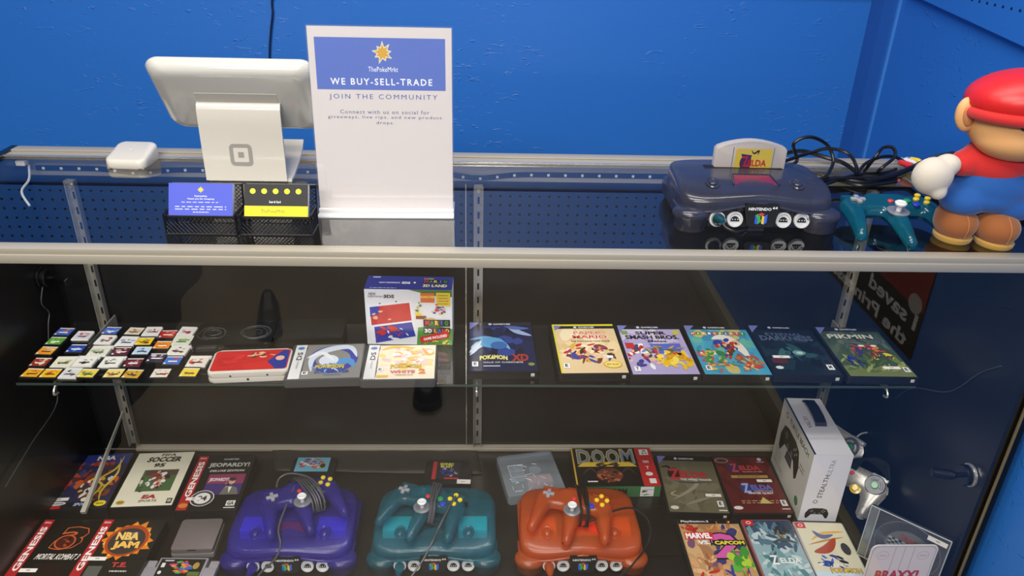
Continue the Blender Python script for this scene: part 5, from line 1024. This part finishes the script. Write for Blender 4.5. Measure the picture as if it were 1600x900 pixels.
# --- white controller box
t = thing('controller_box', 'tall white carton with black controller picture and hanging strap', 'box', (.7275, .3135, ZD), radians(-2.5), 'loose cartons')
BW, BD, BH = .080, .198, .176
MB().box(-BW/2, BW/2, -BD/2, BD/2, 0, BH, .0012).build('carton', mat('white_carton_gloss', (226, 224, 226), .35), t)
blk2 = (30, 30, 34)
def pad_pic(A, u, v, w, h, rot=0, c=blk2):
    r_ = radians(rot)
    def X(x, y): x *= w; y *= h; return (u+(x*cos(r_)-y*sin(r_)*A.h/A.w), v+(x*sin(r_)*A.w/A.h+y*cos(r_)))
    A.poly([X(*p) for p in ((-.5, -.4), (-.52, 0), (-.4, .4), (-.2, .5), (.2, .5), (.4, .4), (.52, 0), (.5, -.4), (.42, -.5), (.25, -.1), (-.25, -.1), (-.42, -.5))], c)
    for q, s_ in (((-.25, .22), .07), ((-.1, .0), .06), ((.12, .0), .06)): p = X(*q); A.ell(*p, s_*w, s_*w*A.w/A.h, (96, 98, 104))
    for q in ((.26, .32), (.26, .12), (.33, .22), (.19, .22)): p = X(*q); A.ell(*p, .025*w, .025*w*A.w/A.h, (170, 170, 150))
A = Art(BD, BH, (222, 222, 212)); A.text('TURTLE BEACH', .58, .88, .62, .075, blk2, .02); A.ring(.18, .88, .035, .04, .3, blk2); pad_pic(A, .42, .55, .6, .44, 0); A.poly([(.34, .36), (.56, .36), (.53, .5), (.37, .5)], (50, 50, 56)); A.rect(.37, .39, .53, .46, (84, 84, 92)); A.ell(.85, .16, .05, .06, (70, 140, 60)); A.ring(.85, .16, .05, .06, .18, (40, 90, 40)); A.text('STEALTH ULTRA', .2, .12, .3, .04, (120, 120, 120), .01); A.lines(.07, .3, .2, 4, (150, 150, 146), .04, .012); A.lines(.74, .62, .14, 2, (110, 110, 110), .05, .02)
A.build('side_print', t, T(-BW/2-.0002, BD/2, 0)@RZ(-90)@RX(90), PAPER)
A = Art(BW, BH, (226, 224, 230)); A.text('STEALTH', .44, .53, .76, .058, (60, 60, 64), .01, rot=84); A.text('ULTRA', .52, .82, .48, .058, (140, 140, 140), .0, rot=84); A.ring(.33, .3, .06, .027, .3, (60, 60, 64)); pad_pic(A, .45, .12, .6, .16)
A.build('front_print', t, T(-BW/2, -BD/2-.0002, 0)@RX(90), PAPER)
A = Art(BW, BD, (224, 222, 226)); A.rect(0, .0, .05, 1, (14, 14, 14)); A.text('ULTRA', .28, .55, .2*BD/BW, .12*BW/BD, (120, 90, 80), .01, rot=-90)
A.build('top_print', t, T(-BW/2, -BD/2, BH+.0002), PAPER)
mb = MB(); pr_ = [(-.045, 0), (-.04, .006), (-.02, .010), (.01, .011), (.04, .0075), (.045, 0)]
mb2 = sheet([(y_, z_) for y_, z_ in pr_], .002, -.012, .012); mb2.build('strap', mat('dark_blue_strap', (22, 28, 44), .5), t, T(.006, .040, BH+.001))

# --- silver controllers behind it
sm_ = mat('silver_plastic', (158, 156, 148), .28, .45); gdk = mat('grey_face', (90, 92, 92), .35, .3)
gc_sdf = smin([capsule(-.042, .0, .042, .0, .025, .025), capsule(-.052, -.004, -.050, -.062, .023, .0125), capsule(.052, -.004, .050, -.062, .023, .0125)], .005)
def gcpad(label, M, cords=True, body=sm_):
    t = thing('silver_controller', label, 'game controller', M.to_translation(), group='silver controllers', rot=tuple(M.to_euler()))
    mb = MB(); puff(mb, gc_sdf, -.09, .09, -.085, .035, .004, lambda x, y, d: .018+.012*sqrt(max(0, 1-(1-min(1, d/.018))**2)), lambda x, y, d: .018-.014*sqrt(max(0, 1-(1-min(1, d/.018))**2))); mb.build('shell', body, t, ang=80)
    z = .0298
    MB().lathe([(.02, 0), (.021, .001), (.019, .003), (0, .003)], 30, T(.048, .003, z-.0015)).build('face_plate', gdk, t); MB().lathe([(.02, 0), (.021, .001), (.019, .003), (0, .003)], 30, T(-.048, .003, z-.0015)).build('face_plate', gdk, t)
    MB().cyl(.0075, 0, .0055, 22, T(.048, .002, z), .001).build('green_button', btn['green'], t); MB().cyl(.0045, 0, .005, 18, T(.0, .004, z), .001).build('red_button', btn['red'], t)
    for a0, a1 in ((-10, 70), (80, 160)): MB().tube([(.048+.0135*cos(radians(a)), .002+.0135*sin(radians(a)), z+.003) for a in range(a0, a1, 16)], .003).build('grey_button', btn['grey'], t)
    MB().lathe([(.011, 0), (.0115, .002), (.006, .003), (.004, .010), (.0075, .013), (.006, .0155), (0, .0155)], 22, T(.018, -.022, z-.004)).build('yellow_stick', btn['yellow'], t)
    MB().lathe([(.013, 0), (.0135, .002), (.007, .003), (.005, .010), (.010, .013), (.008, .0155), (0, .0145)], 22, T(-.048, .004, z)).build('grey_stick', btn['grey'], t)
    for s in (-1, 1): MB().box(s*.05-.018, s*.05+.018, .016, .027, .010, .026, .004).build('trigger', mat('pale_trigger', (176, 178, 180), .3, .3), t)
    if cords:
        mb = MB()
        for k in range(6): mb.tube([(-.018+.004*k, .012, .03), (-.010+.004*k, .030+.002*k, .036+.001*k), (.008+.004*k, .042+.0025*k, .034), (.034+.003*k, .040+.003*k, .030), (.058, .030+.003*k, .026), (.070, .012+.002*k, .02)], .0018, 6)
        mb.build('cord_bundle', bcab, t)
    return t
Mg = T(.814, .276, ZD+.066) @ RZ(-48) @ RX(46) @ RY(4)
gcpad('silver controller with yellow stick and green button, propped against the right end panel', Mg)
Mg2 = T(.822, .385, ZD+.088) @ RZ(-62) @ RX(62)
hid = gcpad('pale silver controller mostly hidden behind the white carton', Mg2, False, mat('pale_silver', (176, 174, 168), .3, .3))
iv = Mg2.inverted(); MB().tube([iv@p for p in (G(1338, 706, ZD+.05), G(1335, 690, ZD+.09), G(1345, 678, ZD+.11), G(1362, 676, ZD+.11), G(1355, 682, ZD+.09), G(1344, 684, ZD+.08), G(1343, 696, ZD+.05))], .0019).build('cord', mat('pale_cord', (150, 150, 148), .4), hid)

# --- jewel case with disc, standing on edge
A0 = Vector((.7655, .108, .388)); B0 = Vector((.8700, .013, .388)); D0 = Vector((.7650, .104, .2625))
ux = (B0-A0).normalized(); uy = (A0-D0).normalized(); uz = ux.cross(uy).normalized(); uy = uz.cross(ux)
A0 += Vector((-.002, .004, 0))
MJ = Matrix((ux, uy, uz)).transposed().to_4x4(); MJ.translation = A0 - uy*.125 - uz*.009
t = thing('jewel_case', 'clear disc case standing on edge against the right end panel', 'disc case', MJ.to_translation(), rot=tuple(MJ.to_euler()))
cj = glassmat('clear_jewel', (.96, .97, .97), .03, (200, 200, 205))
mb = MB(); mb.box(0, .142, 0, .125, 0, .0045, .0006); mb.build('tray', glassmat('grey_tray', (.6, .62, .66), .5, (70, 74, 82)), t)
mb = MB(); mb.box(0, .142, 0, .125, .0072, .009, .0006); mb.build('lid', cj, t)
mb = MB()
for a, b_ in (((0, .125), (.142, .125)), ((0, 0), (.142, 0)), ((0, 0), (0, .125)), ((.142, 0), (.142, .125)), ((.015, 0), (.015, .125))): mb.tube([(a[0], a[1], .008), (b_[0], b_[1], .008)], .0011, 6, smooth=False)
mb.build('lid_edge', mat('pale_clear_edge', (186, 190, 190), .2), t); MB().box(.0015, .0135, .002, .123, .0046, .0068, .0005).build('hinge_strip', mat('grey_hinge_strip', (112, 116, 112), .35), t)
MB().tube([(.078+.058*cos(radians(a)), .0625+.058*sin(radians(a)), .005) for a in range(0, 361, 15)], .0006, 5).build('tray_ring', mat('pale_ring', (120, 124, 128), .3), t)
S_ = Art(.034, .0105, (232, 228, 216)); S_.lines(.42, .4, .2, 1, (90, 90, 90), .1, .25); S_.build('price_sticker', t, T(.104, .108, .0093)@RZ(-2), PAPER, 'white price sticker')
Md = MJ @ T(.080, .060, .0048)
d_ = thing('game_disc', 'disc with checkered bands and red lettering inside the clear case', 'disc', Md.to_translation(), rot=tuple(Md.to_euler()))
mb = MB(); mb.lathe([(.0075, 0), (.042, 0), (.042, .0012), (.0075, .0012)], 48); mb.build('disc_body', mat('silver_disc', (130, 134, 136), .25, .4), d_)
A = Art(.084, .084); A.ell(.5, .5, .48, .48, (110, 114, 112), 40); A.ell(.62, .78, .16, .1, (110, 140, 104))
for i in range(5):
    for j in range(5):
        for s in (0, 1):
            u = (.06 if s == 0 else .60)+i*.07; v = (.42 if s == 0 else .2)+j*.055
            if (u+.035-.5)**2+(v+.03-.5)**2 < .2: A.rect(u, v, u+.07, v+.055, (20, 20, 22) if (i+j) % 2 else (196, 200, 198)); A.k -= 1
A.k += 1; A.ell(.5, .22, .3, .14, (58, 62, 70)); A.text('CRAZY', .5, .80, .46, .12, (176, 44, 36), .06, rot=-6); A.text('TAXI', .56, .69, .34, .10, (186, 54, 40), .06, rot=-6); A.ell(.5, .5, .13, .13, (96, 98, 102)); A.ring(.5, .5, .13, .13, .15, (170, 172, 172)); A.ell(.5, .5, .06, .06, (50, 50, 54))
A.build('disc_print', d_, T(-.042, -.042, .0013), COVER)
# --- rink card in front
t = thing('rink_card', 'white rounded card with rink markings and red lettering at the front right of the deck', 'card', (.7785, .0085, ZD+.001), rot=(radians(90), 0, 0))
CW, CH = .124, .139
MB().prism(rrect(CW, CH, .013, 8), 0, .0015).build('card', mat('white_card', (228, 222, 216), .45), t, T(0, CH/2, 0))
A = Art(CW, CH); A.poly([(x/CW+.5, y/CH+.5) for x, y in rrect(CW-.006, CH-.006, .011, 8)], (90, 80, 80)); A.poly([(x/CW+.5, y/CH+.5) for x, y in rrect(CW-.0075, CH-.0075, .011, 8)], (222, 210, 206))
for u in (.36, .5, .64): A.rect(u-.003, .52, u+.003, .965, (150, 120, 120))
for u in (.2, .8): A.ring(u, .82, .085, .075, .06, (170, 150, 150)); A.lines(u-.05, .81, .1, 1, (170, 150, 150), .1, .015)
A.text('BRAXX!', .5, .47, .66, .17, (186, 44, 50), .05)
A.build('print', t, T(-CW/2, 0, .0017), COVER)
